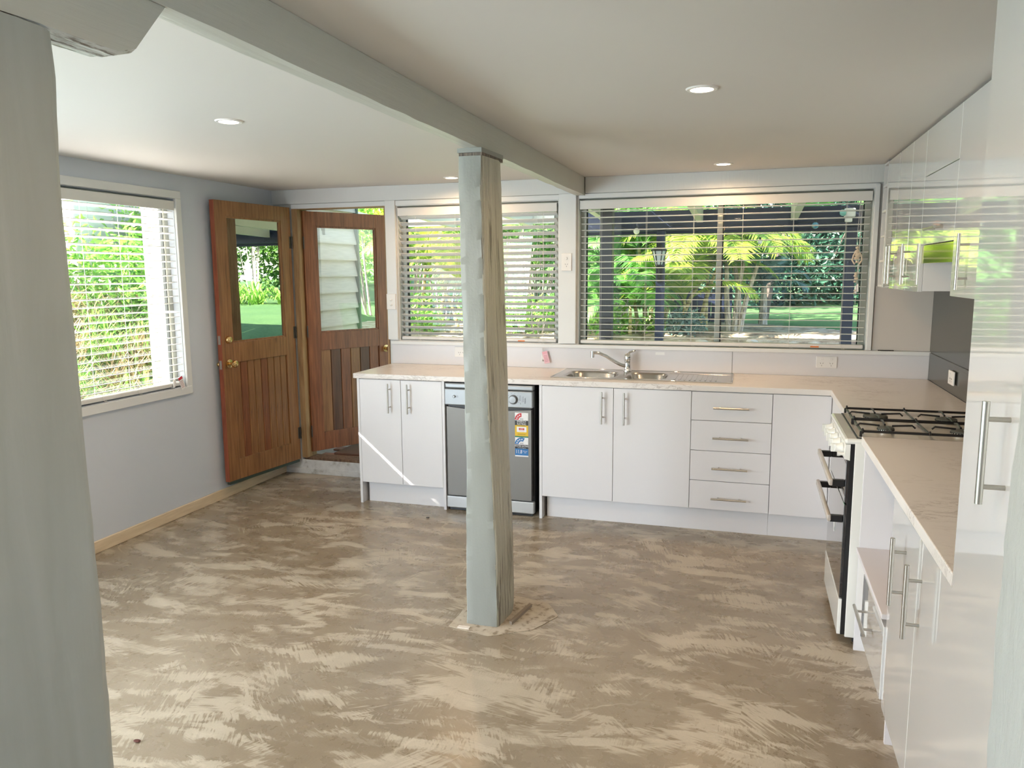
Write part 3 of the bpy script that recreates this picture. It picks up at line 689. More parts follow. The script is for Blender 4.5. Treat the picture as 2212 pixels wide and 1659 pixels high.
# ---------------------------------------------------------------- kitchen joinery
def bar_handle(p0, p1, out, parent, so=.035, r=.006, ins=.2, m=steel_m):
    """bar from p0 to p1 (on the door surface), standing off by so in direction out"""
    p0 = Vector(p0); p1 = Vector(p1); o = Vector(out); bm = BM(); d = p1 - p0
    cyl(bm, p0 + o * so, p1 + o * so, r, seg=14)
    for f in (ins, 1 - ins): cyl(bm, p0 + d * f, p0 + d * f + o * so, r * .72, seg=10)
    return obj('handle', bm, m, parent, True)
YF_ = -.582; D0, D1 = -.600, -.583; ZB, ZT = .150, .862
def cab_back(lb, x0, x1, gable_l, gable_r, fronts, grp=None, z0=.15):
    r = thing('base_cabinet', lb, 'cabinet', ((x0 + x1) / 2, -.3, 0), grp)
    bm = BM(); box(bm, x0 + .001, x1 - .001, YF_, -.012, ZB, .864); obj('carcase', bm, carc_m, r)
    B('kickboard', white_m, r, x0 + (.018 if gable_l else 0), x1 - (.018 if gable_r else 0), -.538, -.522, 0, ZB - .001)
    if gable_l: B('end_panel', white_m, r, x0 - .018, x0, D0, -.012, 0, .866, .001)
    if gable_r: B('end_panel', white_m, r, x1, x1 + .018, D0, -.012, 0, .866, .001)
    for f in fronts:
        if f[0] == 'door':
            d = B('door', white_m, r, f[1] + .0015, f[2] - .0015, D0, D1, ZB, ZT, .0012)
            if f[3] is not None: bar_handle((f[3], D0, .642), (f[3], D0, .840), (0, -1, 0), d)
        else:
            d = B('drawer_front', white_m, r, f[1] + .0015, f[2] - .0015, D0, D1, f[3] + .0015, f[4] - .0015, .0012)
            xc = (f[1] + f[2]) / 2; zc = f[5]; bar_handle((xc - .101, D0, zc), (xc + .101, D0, zc), (0, -1, 0), d)
    return r
cab_back('white two door base cabinet at the left end, beside the doorway', -3.567, -2.968, True, True, [('door', -3.567, -3.262, -3.341), ('door', -3.262, -2.968, -3.202)])
cab_back('white two door base cabinet under the sink', -2.292, -1.375, True, False, [('door', -2.292, -1.840, -1.908), ('door', -1.840, -1.375, -1.771)])
cab_back('white base cabinet of four drawers with horizontal bar handles', -1.375, -.918, False, False, [('drawer', -1.375, -.918, a, b, c) for a, b, c in ((.690, .862, .771), (.508, .690, .591), (.325, .508, .408), (.150, .325, .224))])
r = thing('base_cabinet', 'white corner base cabinet between the drawers and the stove', 'cabinet', (-.45, -.6, 0))
bm = BM(); box(bm, -.917, -.012, YF_, -.012, ZB, .864); box(bm, -.582, -.012, -1.262, YF_, ZB, .864); obj('carcase', bm, carc_m, r)
B('door', white_m, r, -.9165, -.603, D0, D1, ZB, ZT, .0012)
d = B('door', white_m, r, -.600, -.583, -1.2585, -.606, ZB, ZT, .0012); bar_handle((-.600, -1.10, .600), (-.600, -1.10, .800), (-1, 0, 0), d)
bm = BM(); box(bm, -.917, -.538, -.538, -.522, 0, ZB - .001); box(bm, -.538, -.522, -1.262, -.522, 0, ZB - .001); obj('kickboard', bm, white_m, r)
B('end_panel', white_m, r, -.582, -.012, -1.2765, -1.2625, 0, .864, .001)
# right leg near the camera
def xcab(name, lb, y0, y1, loc=None, grp=None): return thing(name, lb, 'cabinet', (-.3, (y0 + y1) / 2, 0), grp)
r = xcab('base_cabinet', 'open niche base cabinet with one low drawer, next to the stove', -2.60, -1.91)
B('end_panel', white_m, r, -.600, -.012, -1.928, -1.912, 0, .864, .001)
B('end_panel', nichem, r, -.582, -.012, -2.600, -2.584, .0, .864)
B('back_panel', nichem, r, -.030, -.012, -2.584, -1.928, .15, .864)
B('niche_shelf', nichem, r, -.612, -.030, -2.583, -1.929, .428, .446, .002)
B('niche_top', nichem, r, -.582, -.030, -2.583, -1.929, .850, .864)
bm = BM(); cyl(bm, (-.42, -1.9282, .52), (-.42, -1.9295, .52), .005, seg=12); obj('peg_hole', bm, slot_m, r)
d = B('drawer_front', gloss_m, r, -.606, -.588, -2.598, -2.125, .155, .408, .002); bar_handle((-.606, -2.44, .300), (-.606, -2.18, .300), (-1, 0, 0), d)
B('drawer_box', carc_m, r, -.5875, -.10, -2.57, -1.99, .17, .36)
B('stile', carc_m, r, -.600, -.583, -2.122, -1.929, .150, .427)
B('kickboard', white_m, r, -.538, -.522, -2.598, -1.930, 0, .149)
r = xcab('base_cabinet', 'glossy white two door base cabinet between niche and pantry', -3.40, -2.61)
bm = BM(); box(bm, -.582, -.012, -3.398, -2.602, ZB, .864); obj('carcase', bm, carc_m, r)
d = B('door', gloss_m, r, -.600, -.583, -3.008, -2.603, .135, .862, .0015); bar_handle((-.600, -2.84, .585), (-.600, -2.84, .790), (-1, 0, 0), d, .038, .0065)
d = B('door', gloss_m, r, -.600, -.583, -3.396, -3.012, .135, .862, .0015); bar_handle((-.600, -3.06, .585), (-.600, -3.06, .790), (-1, 0, 0), d, .038, .0065)
B('kickboard', white_m, r, -.538, -.522, -3.398, -2.602, 0, .134)
# pantry
r = thing('pantry_cupboard', 'full height glossy white pantry reflecting the garden, right foreground', 'cabinet', (-.3, -3.7, 0))
bm = BM(); box(bm, -.594, -.012, -3.978, -3.402, .10, H - .004, .001, 1); obj('carcase', bm, carc_m, r)
d = B('door', gloss_m, r, -.613, -.595, -3.980, -3.404, .10, H - .006, .0015); bar_handle((-.613, -3.70, 1.145), (-.613, -3.70, 1.332), (-1, 0, 0), d, .040, .0065, .17)
B('kickboard', white_m, r, -.555, -.538, -3.978, -3.404, 0, .099)

# worktop (one continuous L with the cooker gap)
r = thing('worktop', 'pale marble look laminate worktop running around the corner', 'worktop', (-2.1, -.3, .867))
def slab(nm, *q): 
    bm = BM(); box(bm, *q); 
    return obj(nm, bm, top_m, r)
def prism(bm, pts, z0, z1, bev=0):
    vs = [bm.verts.new((x, y, z0)) for x, y in pts]; f = bm.faces.new(vs)
    e = bmesh.ops.extrude_face_region(bm, geom=[f]); vv = [g for g in e['geom'] if isinstance(g, bmesh.types.BMVert)]
    bmesh.ops.translate(bm, vec=(0, 0, z1 - z0), verts=vv)
    if bev:
        es = [x for x in bm.edges if abs(x.verts[0].co.z - x.verts[1].co.z) < 1e-5]
        bmesh.ops.bevel(bm, geom=es, offset=bev, segments=2, affect='EDGES', profile=.5)
# pieces leave cut-outs for the two bowls; joints fall inside the sink's footprint
b1x = (-2.205, -1.865); b2x = (-1.815, -1.550); by = (-.455, -.135)
bm = BM(); prism(bm, [(-3.604, -.612), (-2.21, -.612), (-2.21, -.009), (-3.604, -.009)], .867, .900, .003)
prism(bm, [(-1.545, -.612), (-.612, -.612), (-.612, -1.276), (-.009, -1.276), (-.009, -.009), (-1.545, -.009)], .867, .900, .003)
box(bm, -2.2104, -1.5446, -.612, -.462, .867, .900); box(bm, -2.2104, -1.5446, -.128, -.009, .867, .900); box(bm, -1.862, -1.818, -.462, -.128, .867, .900)
obj('worktop_slab', bm, top_m, r)
bm = BM(); prism(bm, [(-.612, -3.400), (-.009, -3.400), (-.009, -1.902), (-.612, -1.902)], .867, .900, .003); obj('worktop_slab', bm, top_m, r)

# sink
sk = thing('kitchen_sink', 'double bowl stainless sink with drainer on the right', 'sink', (-1.71, -.26, .9))
bm = BM()
box(bm, -2.262, -1.150, -.496, -.456, .9002, .9042, .0015, 1); box(bm, -2.262, -1.150, -.134, -.040, .9002, .9042, .0015, 1)
box(bm, -2.262, b1x[0], -.456, -.134, .9002, .9042); box(bm, b1x[1], b2x[0], -.456, -.134, .9002, .9042); box(bm, b2x[1], -1.150, -.456, -.134, .9002, .9030)
box(bm, -1.218, -1.150, -.456, -.134, .9030, .9042)
obj('sink_deck', bm, sink_m, sk)
bm = BM()
for (a, b, c, d_) in ((-2.262, -1.150, -.498, -.492), (-2.262, -1.150, -.044, -.038), (-2.264, -2.258, -.498, -.038), (-1.154, -1.148, -.498, -.038)): box(bm, a, b, c, d_, .9002, .9070, .002, 1)
obj('raised_rim', bm, chrome_m, sk, True)
for i in range(9):
    x = -1.50 + i * .031; bm = BM(); box(bm, x, x + .010, -.43, -.16, .9026, .9046, .0008, 1); obj('drainer_rib', bm, sink_m, sk, True)
def bowl(x0, x1, y0, y1, dep):
    bm = BM(); rings = []; n = 40
    for (ins, z) in ((0, .9040), (.004, .900), (.010, .890), (.018, .80), (.030, .9 - dep + .02), (.060, .9 - dep)):
        ring = []
        for k in range(n):
            a = 2 * math.pi * k / n; cx, cy = math.cos(a), math.sin(a); e = 4.5
            q = (abs(cx) ** e + abs(cy) ** e) ** (-1 / e)
            ring.append(bm.verts.new(((x0 + x1) / 2 + cx * q * ((x1 - x0) / 2 - ins), (y0 + y1) / 2 + cy * q * ((y1 - y0) / 2 - ins), z)))
        rings.append(ring)
    for i in range(len(rings) - 1):
        for k in range(n): bm.faces.new((rings[i][k], rings[i][(k + 1) % n], rings[i + 1][(k + 1) % n], rings[i + 1][k]))
    bm.faces.new(rings[-1]); bmesh.ops.reverse_faces(bm, faces=bm.faces)
    # corner webs between the rounded rim and the rectangular cut-out
    r0 = rings[0]; cs = [(x1, y1), (x0, y1), (x0, y0), (x1, y0)]
    for q in range(4):
        c = bm.verts.new((*cs[q], .9040)); seg = [r0[(q * 10 + k) % n] for k in range(11)]
        for a, b in zip(seg, seg[1:]): bm.faces.new((c, a, b))
    return obj('bowl', bm, sink_m, sk, True, True)
bo = bowl(*b1x, *by, .17); bo = bowl(*b2x, *by, .15)
for x in (-2.035, -1.683):
    bm = BM(); lathe(bm, [(.040, .752 - .9), (.038, .757 - .9), (.022, .754 - .9)], (x, -.30, .9), 'Z', 24); obj('drain_waste', bm, chrome_m, sk, True)
fc = thing('mixer_tap', 'chrome swivel mixer tap with long bent spout', 'tap', (-1.84, -.085, .904))
bm = BM(); lathe(bm, [(.028, 0), (.028, .006), (.024, .012), (.0225, .075), (.024, .08)], (-1.835, -.085, .9045), 'Z', 24); obj('tap_body', bm, chrome_m, fc, True)
bm = BM(); lathe(bm, [(.024, 0), (.0245, .012), (.021, .030), (.012, .040)], (-1.835, -.085, .985), 'Z', 24); obj('cartridge_cap', bm, chrome_m, fc, True)
bm = BM(); tube(bm, [(-1.835, -.085, 1.012), (-1.822, -.075, 1.030), (-1.790, -.050, 1.041)], lambda i: (.010, .008, .006)[i], 10); obj('lever', bm, chrome_m, fc, True)
bm = BM(); tube(bm, [(-1.845, -.095, .938), (-1.880, -.112, .950), (-1.925, -.135, .978), (-1.972, -.160, 1.012), (-2.010, -.180, 1.030), (-2.045, -.196, 1.035), (-2.060, -.203, 1.034)], lambda i: .0115 - i * .0003, 12); obj('spout', bm, chrome_m, fc, True)
bm = BM(); cyl(bm, (-2.052, -.199, 1.045), (-2.052, -.199, 1.003), .0125, seg=18); obj('aerator', bm, chrome_m, fc, True)

# ---------------------------------------------------------------- dishwasher
dw = thing('dishwasher', 'silver dishwasher with energy and water rating stickers', 'dishwasher', (-2.64, -.3, 0))
B('cabinet_body', black_m, dw, -2.940, -2.350, -.560, -.02, .012, .852, .003)
B('top_fascia', silver_m, dw, -2.944, -2.348, -.606, -.560, .824, .858, .008)
B('control_panel', silver_m, dw, -2.946, -2.350, -.610, -.561, .714, .821, .006)
# door with V shaped grip recess
bm = BM(); pts = [(-2.936, .108), (-2.362, .108), (-2.362, .702), (-2.52, .690), (-2.60, .668), (-2.70, .668), (-2.80, .690), (-2.936, .702)]
vs = [bm.verts.new((x, -.600, z)) for x, z in pts]; f = bm.faces.new(vs); e = bmesh.ops.extrude_face_region(bm, geom=[f]); bmesh.ops.translate(bm, vec=(0, .038, 0), verts=[g for g in e['geom'] if isinstance(g, bmesh.types.BMVert)])
obj('door', bm, dwsteel_m, dw)
B('grip_recess', black_m, dw, -2.930, -2.366, -.585, -.562, .660, .712)
B('toe_panel', mat('toe_grey', (.50, .51, .51), .35, .4), dw, -2.946, -2.346, -.600, -.562, .022, .100, .006)
B('base_strip', black_m, dw, -2.93, -2.36, -.58, -.562, .003, .021)
for x in (-2.90, -2.40):
    bm = BM(); cyl(bm, (x, -.50, 0), (x, -.50, .012), .018, seg=12); obj('foot', bm, black_m, dw)
bm = BM(); lathe(bm, [(.026, 0), (.0255, -.012), (.022, -.017), (.004, -.0175)], (-2.478, -.610, .768), 'Y', 28); obj('program_dial', bm, silver_m, dw, True)
bm = BM(); lathe(bm, [(.031, 0), (.031, -.001), (.026, -.0012)], (-2.476, -.6101, .767), 'Y', 28); obj('dial_shadow_disc', bm, mat('dial_shadow', (.12, .12, .12), .4), dw, True)  # dial's shadow painted as a dark off-centre disc behind it
bm = BM(); lathe(bm, [(.010, 0), (.0095, -.006), (.006, -.009)], (-2.878, -.610, .771), 'Y', 20); obj('power_button', bm, silver_m, dw, True)
bm = BM(); lathe(bm, [(.006, 0), (.0055, -.004)], (-2.434, -.610, .742), 'Y', 16); obj('start_button', bm, silver_m, dw, True)
prt = mat('panel_print', (.05, .05, .06), .5)
bm = BM()
for (x, z0, n_, w_) in ((-2.4365, .762, 4, .006), (-2.430, .766, 3, .003), (-2.418, .752, 1, .001), (-2.413, .756, 5, .004), (-2.402, .744, 7, .006), (-2.396, .752, 5, .002)):
    for i in range(n_): box(bm, x, x + w_, -.6104, -.610, z0 + i * (.036 / n_ if n_ > 1 else 0), z0 + i * (.036 / n_ if n_ > 1 else 0) + (.003 if n_ > 1 else .036))
for x, z in ((-2.866, .766), (-2.866, .772), (-2.858, .766), (-2.858, .771), (-2.858, .776), (-2.853, .766), (-2.853, .774)): box(bm, x, x + .0025, -.6104, -.610, z, z + .003)
for k in range(8):
    a = math.radians(210 - k * 34); x = -2.477 + .039 * math.cos(a); z = .768 + .039 * math.sin(a); box(bm, x - .0015, x + .0015, -.6104, -.610, z - .0015, z + .0015)
obj('panel_print', bm, prt, dw)
# rating sticker
st_ = thing('rating_sticker', None, None, (-2.425, -.6006, .40), None, None, False, 0, dw)
X0, X1 = -2.4695, -2.3815; yS = -.6004
flat = lambda nm, c: mat('sticker_' + nm, c, .35)
def card(nm, c, x0, x1, z0, z1, k): return B(nm, flat(c[0], c[1]), st_, x0, x1, yS - .0002 * k - .0002, yS - .0002 * k, z0, z1)
WH = ('white', (.82, .82, .82)); BK = ('black', (.015, .015, .015)); YE = ('yellow', (.75, .48, .02)); GR = ('green', (.02, .18, .09)); BL = ('blue', (.02, .16, .42)); RD = ('red', (.55, .02, .03))
card('star_card', WH, X0, X1, .633, .683, 1); card('energy_band', BK, X0, X1, .602, .633, 1); card('yellow_panel', YE, X0, X1, .532, .602, 1); card('green_band', GR, X0, X1, .523, .532, 1)
card('water_card', WH, X0, X1, .476, .523, 1); card('water_band', BK, X0, X1, .450, .476, 1); card('litres_panel', BL, X0, X1, .406, .450, 1); card('sticker_foot', WH, X0, X1, .398, .406, 1)
card('kwh_box', WH, X0 + .012, X1 - .012, .558, .592, 2); card('kwh_value_block', RD, X0 + .026, X1 - .026, .571, .584, 3)
def arc(nm, c, cx, cz, r0, r1, a0, a1, k):
    bm = BM(); n = 16; y = yS - .0003 * k - .0003
    a = [[bm.verts.new((cx + rr * math.cos(math.radians(a0 + (a1 - a0) * i / n)), y, cz + rr * math.sin(math.radians(a0 + (a1 - a0) * i / n)))) for i in range(n + 1)] for rr in (r0, r1)]
    for i in range(n): bm.faces.new((a[0][i], a[0][i + 1], a[1][i + 1], a[1][i]))
    None; return obj(nm, bm, flat(*c), st_)
def star(cx, cz, R, c, k):
    bm = BM(); y = yS - .0003 * k - .0003
    bm.faces.new([bm.verts.new((cx + (R if i % 2 == 0 else R * .42) * math.sin(i * math.pi / 5), y, cz + (R if i % 2 == 0 else R * .42) * math.cos(i * math.pi / 5))) for i in range(10)])
    None; return obj('star', bm, flat(*c), st_)
LG = ('pale_grey', (.62, .62, .62)); cx_ = X0 + .044
for cz, colr, aend in ((.636, RD, 90), (.478, BL, 62)):
    arc('rating_arc', LG, cx_, cz, .021, .0445, 0, aend, 2); arc('rating_arc', WH, cx_, cz, .0215, .0435, 3, aend - 1, 3) if True else None
    arc('rating_arc', colr, cx_, cz, .020, .045, aend, 178, 3)
    k_ = [160, 136, 112] if aend == 90 else [160, 136, 112, 86]
    for a in k_: star(cx_ + .0325 * math.cos(math.radians(a)), cz + .0325 * math.sin(math.radians(a)), .0068, WH, 5)
    for q in range(2): card('print_line', ('grey', (.25, .25, .25)), cx_ - .012, cx_ + .012, cz + .003 + q * .005, cz + .0055 + q * .005, 5)
wm = flat(*WH)
lettering('lettering', 'ENERGY', .0165, (cx_, yS - .0006, .6245), wm, st_, 1.0); lettering('lettering', 'RATING', .0165, (cx_, yS - .0006, .6095), wm, st_, 1.0)
lettering('lettering', 'WATER RATING', .0145, (cx_, yS - .0006, .4665), wm, st_, .86); lettering('lettering', 'www.waterrating.gov.au', .0060, (cx_, yS - .0006, .4555), wm, st_, .95)
lettering('lettering', '11.8', .034, (X0 + .026, yS - .0006, .429), wm, st_, .74); lettering('lettering', 'litres per\nwash', .0095, (X0 + .067, yS - .0006, .430), wm, st_, .85)
lettering('lettering', 'Energy consumption', .0070, (cx_, yS - .0006, .5965), flat(*BK), st_, .9); lettering('lettering', '215', .013, (cx_, yS - .0010, .5775), wm, st_); lettering('lettering', 'kWh per year', .0055, (cx_, yS - .0008, .5645), flat(*RD), st_); card('print_line', ('brown', (.30, .20, .02)), cx_ - .026, cx_ + .026, .5405, .5425, 4); card('print_line', ('brown', (.30, .20, .02)), cx_ - .026, cx_ + .026, .5445, .5465, 4)

# ---------------------------------------------------------------- stove
sv = thing('gas_stove', 'white freestanding gas stove with two oven doors and black trivets', 'stove', (-.33, -1.585, 0))
y0, y1 = -1.890, -1.286; yc = (y0 + y1) / 2
B('stove_body', enamel_m, sv, -.633, -.03, y0, y1, .035, .868, .003)
for x, y in ((-.58, y0 + .05), (-.58, y1 - .05), (-.10, y0 + .05), (-.10, y1 - .05)):
    bm = BM(); cyl(bm, (x, y, 0), (x, y, .036), .018, seg=12); obj('foot', bm, black_m, sv)
B('hob_top', enamel_m, sv, -.672, -.03, y0 - .001, y1 + .001, .862, .886, .010)
B('hob_gasket', black_m, sv, -.628, -.075, y0 + .010, y1 - .010, .8862, .8895, .001); B('hob_plate', mat('hob_plate_cream', (.70, .66, .58), .22, coat=.4), sv, -.620, -.083, y0 + .018, y1 - .018, .8896, .8910)
bm = BM(); vs = [bm.verts.new(p) for p in ((-.650, y0, .795), (-.671, y0, .800), (-.668, y0, .860), (-.650, y0, .862))]; f = bm.faces.new(vs)
e = bmesh.ops.extrude_face_region(bm, geom=[f]); bmesh.ops.translate(bm, vec=(0, y1 - y0, 0), verts=[g for g in e['geom'] if isinstance(g, bmesh.types.BMVert)]); obj('control_panel', bm, enamel_m, sv)
for i in range(5):
    y = y0 + .085 + i * .108; bm = BM(); lathe(bm, [(.024, 0), (.0235, -.006), (.019, -.012), (.017, -.030), (.012, -.032)], (-.670, y, .828), 'X', 24); box(bm, -.716, -.700, y - .004, y + .004, .811, .845, .001, 1); obj('control_knob', bm, enamel_m, sv, True)
bm = BM(); lathe(bm, [(.006, 0), (.007, -.012), (.010, -.020), (.009, -.026)], (-.670, y0 + .030, .815), 'X', 16); obj('ignition_button', bm, enamel_m, sv, True)
B('gap_seal', black_m, sv, -.6495, -.6332, y0 + .002, y1 - .002, .045, .862)
def oven_door(z0, z1, hz, name):
    d = B(name, blackgl_m, sv, -.662, -.6497, y0 + .002, y1 - .002, z0, z1, .002)
    for y in (y0 + .030, y1 - .030): B('handle_bracket', black_m, sv, -.712, -.6625, y - .012, y + .012, hz - .022, hz + .006, .002)
    bm = BM(); box(bm, -.724, -.708, y0 + .010, y1 - .010, hz - .018, hz + .010, .005, 2); obj('handle', bm, mat('handle_pale', (.62, .56, .50), .25, .4), sv, True)
oven_door(.615, .790, .700, 'grill_door'); oven_door(.205, .608, .548, 'oven_door')
B('storage_drawer', enamel_m, sv, -.664, -.6497, y0 + .002, y1 - .002, .045, .200, .002)
B('thermometer', enamel_m, sv, -.6650, -.6622, yc - .02, yc + .02, .40, .47, .001)
# burners and trivets
for (x, y, r_) in ((-.500, -1.445, .050), (-.215, -1.455, .042), (-.500, -1.735, .032), (-.215, -1.735, .042)):
    b_ = thing('burner', None, None, (x, y, .891), None, None, False, 0, sv)
    bm = BM(); lathe(bm, [(r_ * .96, 0), (r_ * 1.02, .010), (r_ * .96, .014)], (x, y, .891), 'Z', 28); obj('burner_ring', bm, alu_m, b_, True)
    bm = BM(); lathe(bm, [(r_ * 1.03, 0), (r_ * 1.04, .004), (r_ * .92, .0075), (.004, .008)], (x, y, .9055), 'Z', 28); obj('burner_cap', bm, burner_m, b_, True)
    bm = BM()
    for k in range(24): a = k * math.pi / 12; box(bm, x + math.cos(a) * r_ * 1.0 - .0018, x + math.cos(a) * r_ * 1.0 + .0018, y + math.sin(a) * r_ - .0018, y + math.sin(a) * r_ + .0018, .900, .9054)
    obj('flame_ports', bm, black_m, b_)
zt = .918
def trivet(yA, yB):
    bm = BM(); xa, xb = -.612, -.092; rr = .0055
    def fr(p): tube(bm, p, rr, 7)
    fr([(xa, yA, .893), (xa, yA, zt - .006), (xa + .012, yA, zt - .002), (xb - .012, yA, zt - .002), (xb, yA, zt - .006), (xb, yA, .893)])
    fr([(xa, yB, .893), (xa, yB, zt - .006), (xa + .012, yB, zt - .002), (xb - .012, yB, zt - .002), (xb, yB, zt - .006), (xb, yB, .893)])
    fr([(xa + .006, yA, zt - .008), (xa + .006, yB, zt - .008)]); fr([(xb - .006, yA, zt - .008), (xb - .006, yB, zt - .008)])
    ym = (yA + yB) / 2
    for xc in (-.500, -.215):
        for s in (-1, 1):
            tube(bm, [(xc, ym + s * (abs(yB - yA) / 2), zt - .002), (xc, ym + s * .085, zt + .006), (xc, ym + s * .022, zt)], .0042, 6)
            tube(bm, [(xc + s * .112, ym, zt - .006), (xc + s * .10, ym, zt + .005), (xc + s * .024, ym, zt)], .0042, 6)
    for x in (-.36, xa + .006, xb - .006): tube(bm, [(x, yA - .010, zt - .004), (x, yA, zt + .007), (x, yA + .012, zt)], .0042, 6); tube(bm, [(x, yB + .010, zt - .004), (x, yB, zt + .007), (x, yB - .012, zt)], .0042, 6)
    tube(bm, [(-.36, yA, zt - .002), (-.36, yB, zt - .002)], .0042, 6)
    return obj('trivet', bm, iron_m, sv, True)
trivet(-1.868, -1.598); trivet(-1.582, -1.308)

# ---------------------------------------------------------------- wall cupboards
XU = -.330; ZU = 1.466; ZC = H - .008
def ucab(lb, y0, y1, doors, z0=ZU, grp=None):
    r = thing('wall_cupboard', lb, 'cabinet', (-.16, (y0 + y1) / 2, z0), grp)
    bm = BM(); box(bm, XU + .019, -.008, y0 + .0005, y1 - .0005, z0, ZC, .0008, 1); obj('carcase', bm, carc_m, r)
    for a, b, hy in doors:
        d = B('door', gloss_m, r, XU, XU + .018, a + .0012, b - .0012, z0 - .003, ZC - .004, .0015)
        if hy is not None: bar_handle((XU, hy, 1.492), (XU, hy, 1.690), (-1, 0, 0), d)
    return r
r = thing('open_shelf_unit', 'narrow white open shelf unit at the window end of wall cupboards', 'shelf', (-.16, -.15, ZU))
B('side_panel', carc_m, r, XU, -.009, -.082, -.070, ZU, ZC); B('side_panel', carc_m, r, XU, -.009, -.226, -.214, ZU, ZC); B('back_panel', nichem, r, -.025, -.009, -.214, -.082, ZU, ZC)
for z in (ZU, 1.610, 1.755, 1.900, 2.045, ZC - .012): B('shelf', carc_m, r, XU, -.026, -.2135, -.0825, z, z + .012)
ucab('first wall cupboard door pair from the window, tall handles side by side', -.958, -.2275, [(-.592, -.2275, -.555), (-.958, -.592, -.655)])
ucab('single door wall cupboard left of the range hood', -1.270, -.960, [(-1.270, -.960, -1.030)])
ucab('tall wall cupboard right of the range hood', -2.62, -1.885, [(-2.25, -1.885, -2.12), (-2.62, -2.25, None)])
# hood cabinet
r = thing('hood_cupboard', 'wall cupboard with lift up flap above the range hood', 'cabinet', (-.16, -1.577, 1.675))
bm = BM(); box(bm, XU + .019, -.008, -1.8845, -1.2715, 1.676, ZC); obj('carcase', bm, carc_m, r)
B('top_panel', gloss_m, r, XU, XU + .018, -1.8830, -1.2730, 1.976, ZC - .004, .0015)
d = B('flap_door', gloss_m, r, XU, XU + .018, -1.8830, -1.2730, 1.674, 1.973, .0015); bar_handle((XU, -1.72, 1.735), (XU, -1.50, 1.735), (-1, 0, 0), d)
hd = thing('range_hood', 'slide out steel range hood fascia tucked below its cupboard', 'range hood', (-.2, -1.577, 1.59))
reflection_tint_m = mat('reflection_tinted_steel', (.62, .62, .16), .08, 1)  # the garden's yellow-green reflection is put into the steel colour
B('fascia', reflection_tint_m, hd, -.322, -.316, -1.880, -1.275, 1.592, 1.672, .001); B('hood_body', steel_m, hd, -.3155, -.03, -1.878, -1.277, 1.600, 1.672)

# ---------------------------------------------------------------- outdoors
rnd = random.Random(11)
def gh(x, y):
    s = lambda a, b, v: max(0, min(1, (v - a) / (b - a)))
    sm = lambda f: f * f * (3 - 2 * f)
    h = .08 + .66 * sm(s(2.9, 5.4, y)) + .018 * max(0, y - 5.4)
    hl = .0 + 1.05 * sm(s(-5.9, -8.2, x)) + .10 * max(0, -8.2 - x) if x < -5.8 else 0
    h = max(h if y > .1 else (0 if x < XW else 0), hl)
    return h
grass_m = mat('lawn', (.07, .19, .04), .9)
t = NT(grass_m); P = t.geo(); n1 = t.noise(P, .8, 4); n2 = t.noise(P, 26, 5, .7); n3 = t.noise(P, 140, 2)
a_ = t.ramp(n1.outputs[0], [(.3, (.08, .24, .07)), (.7, (.19, .38, .10))]).outputs[0]
a_ = t.mix(.55, a_, t.ramp(n2.outputs[0], [(.3, (.05, .15, .04)), (.7, (.24, .44, .14))]).outputs[0]); t.base(a_)
t.bump(t.math('ADD', n2.outputs[0], n3.outputs[0]), .9, .05)
mulch_m = mat('mulch_soil', (.30, .22, .14), .95)
t = NT(mulch_m); P = t.geo(); n1 = t.noise(P, 6, 6, .7); t.base(t.ramp(n1.outputs[0], [(.35, (.16, .10, .06)), (.5, (.40, .31, .20)), (.68, (.62, .55, .42))]).outputs[0]); t.bump(n1.outputs[0], 1, .05)
def terrain(name, x0, x1, y0, y1, nx, ny, m, lb, dz=0, mask=None):
    bm = BM(); g = {}
    for i in range(nx + 1):
        for j in range(ny + 1):
            x = x0 + (x1 - x0) * i / nx; y = y0 + (y1 - y0) * j / ny
            g[i, j] = bm.verts.new((x, y, gh(x, y) + dz + mn.noise(Vector((x * .8, y * .8, 3))) * .03 * (1 if y > 3 or x < -6 else 0)))
    for i in range(nx):
        for j in range(ny):
            c = (x0 + (x1 - x0) * (i + .5) / nx, y0 + (y1 - y0) * (j + .5) / ny)
            if mask and not mask(*c): continue
            bm.faces.new((g[i, j], g[i + 1, j], g[i + 1, j + 1], g[i, j + 1]))
    for v in [v for v in bm.verts if not v.link_faces]: bm.verts.remove(v)
    o = obj(name, bm, m, None, True); tag(o, lb, None, None, 'structure'); return o
inhouse = lambda x, y: not (x > XW - .35 and y < .5)
terrain('lawn', -40, 30, -14, 45, 140, 118, grass_m, 'sloping green garden lawn', 0, inhouse)
# planted bed of mulch under the palms
bed = lambda x, y: 4.3 < y + .25 * math.sin(x * 1.7) < 6.6 - .4 * max(0, x + 1.2) and -9 < x < .6
terrain('garden_bed', -9, .8, 4, 7.4, 90, 34, mulch_m, 'sunlit mulch bed under the palms', .025, bed)
pave_m = mat('pale_paving', (.50, .45, .38), .8); t = NT(pave_m); n1 = t.noise(t.geo(), 8, 5, .6); t.base(t.ramp(n1.outputs[0], [(.3, (.40, .35, .29)), (.7, (.60, .55, .47))]).outputs[0])
bm = BM(); box(bm, -6, 3, .12, 3.1, .02, .098); st('verandah_slab', bm, pave_m, 'pale concrete verandah slab outside')
lp_ = thing('brick_landing', 'red brick landing outside the doorway', 'paving', (-3.9, .6, .098))
first = None
for j in range(5):
    for i in range(4):
        x = -4.36 + i * .235 + (.117 if j % 2 else 0); y = .15 + j * .115
        o = B('brick', brick_m, lp_, x, x + .225, y, y + .105, .0985, .112, .003) if first is None else inst(first, 'brick', lp_, (x + .1125 - fx, y + .0525 - fy, 0))
        if first is None: first = o; fx = x + .1125; fy = y + .0525
dm = B('doormat', mat_m, None, -4.25, -3.66, .20, .62, .1125, .130, .004); tag(dm, 'reddish brown doormat outside the doorway', 'doormat')

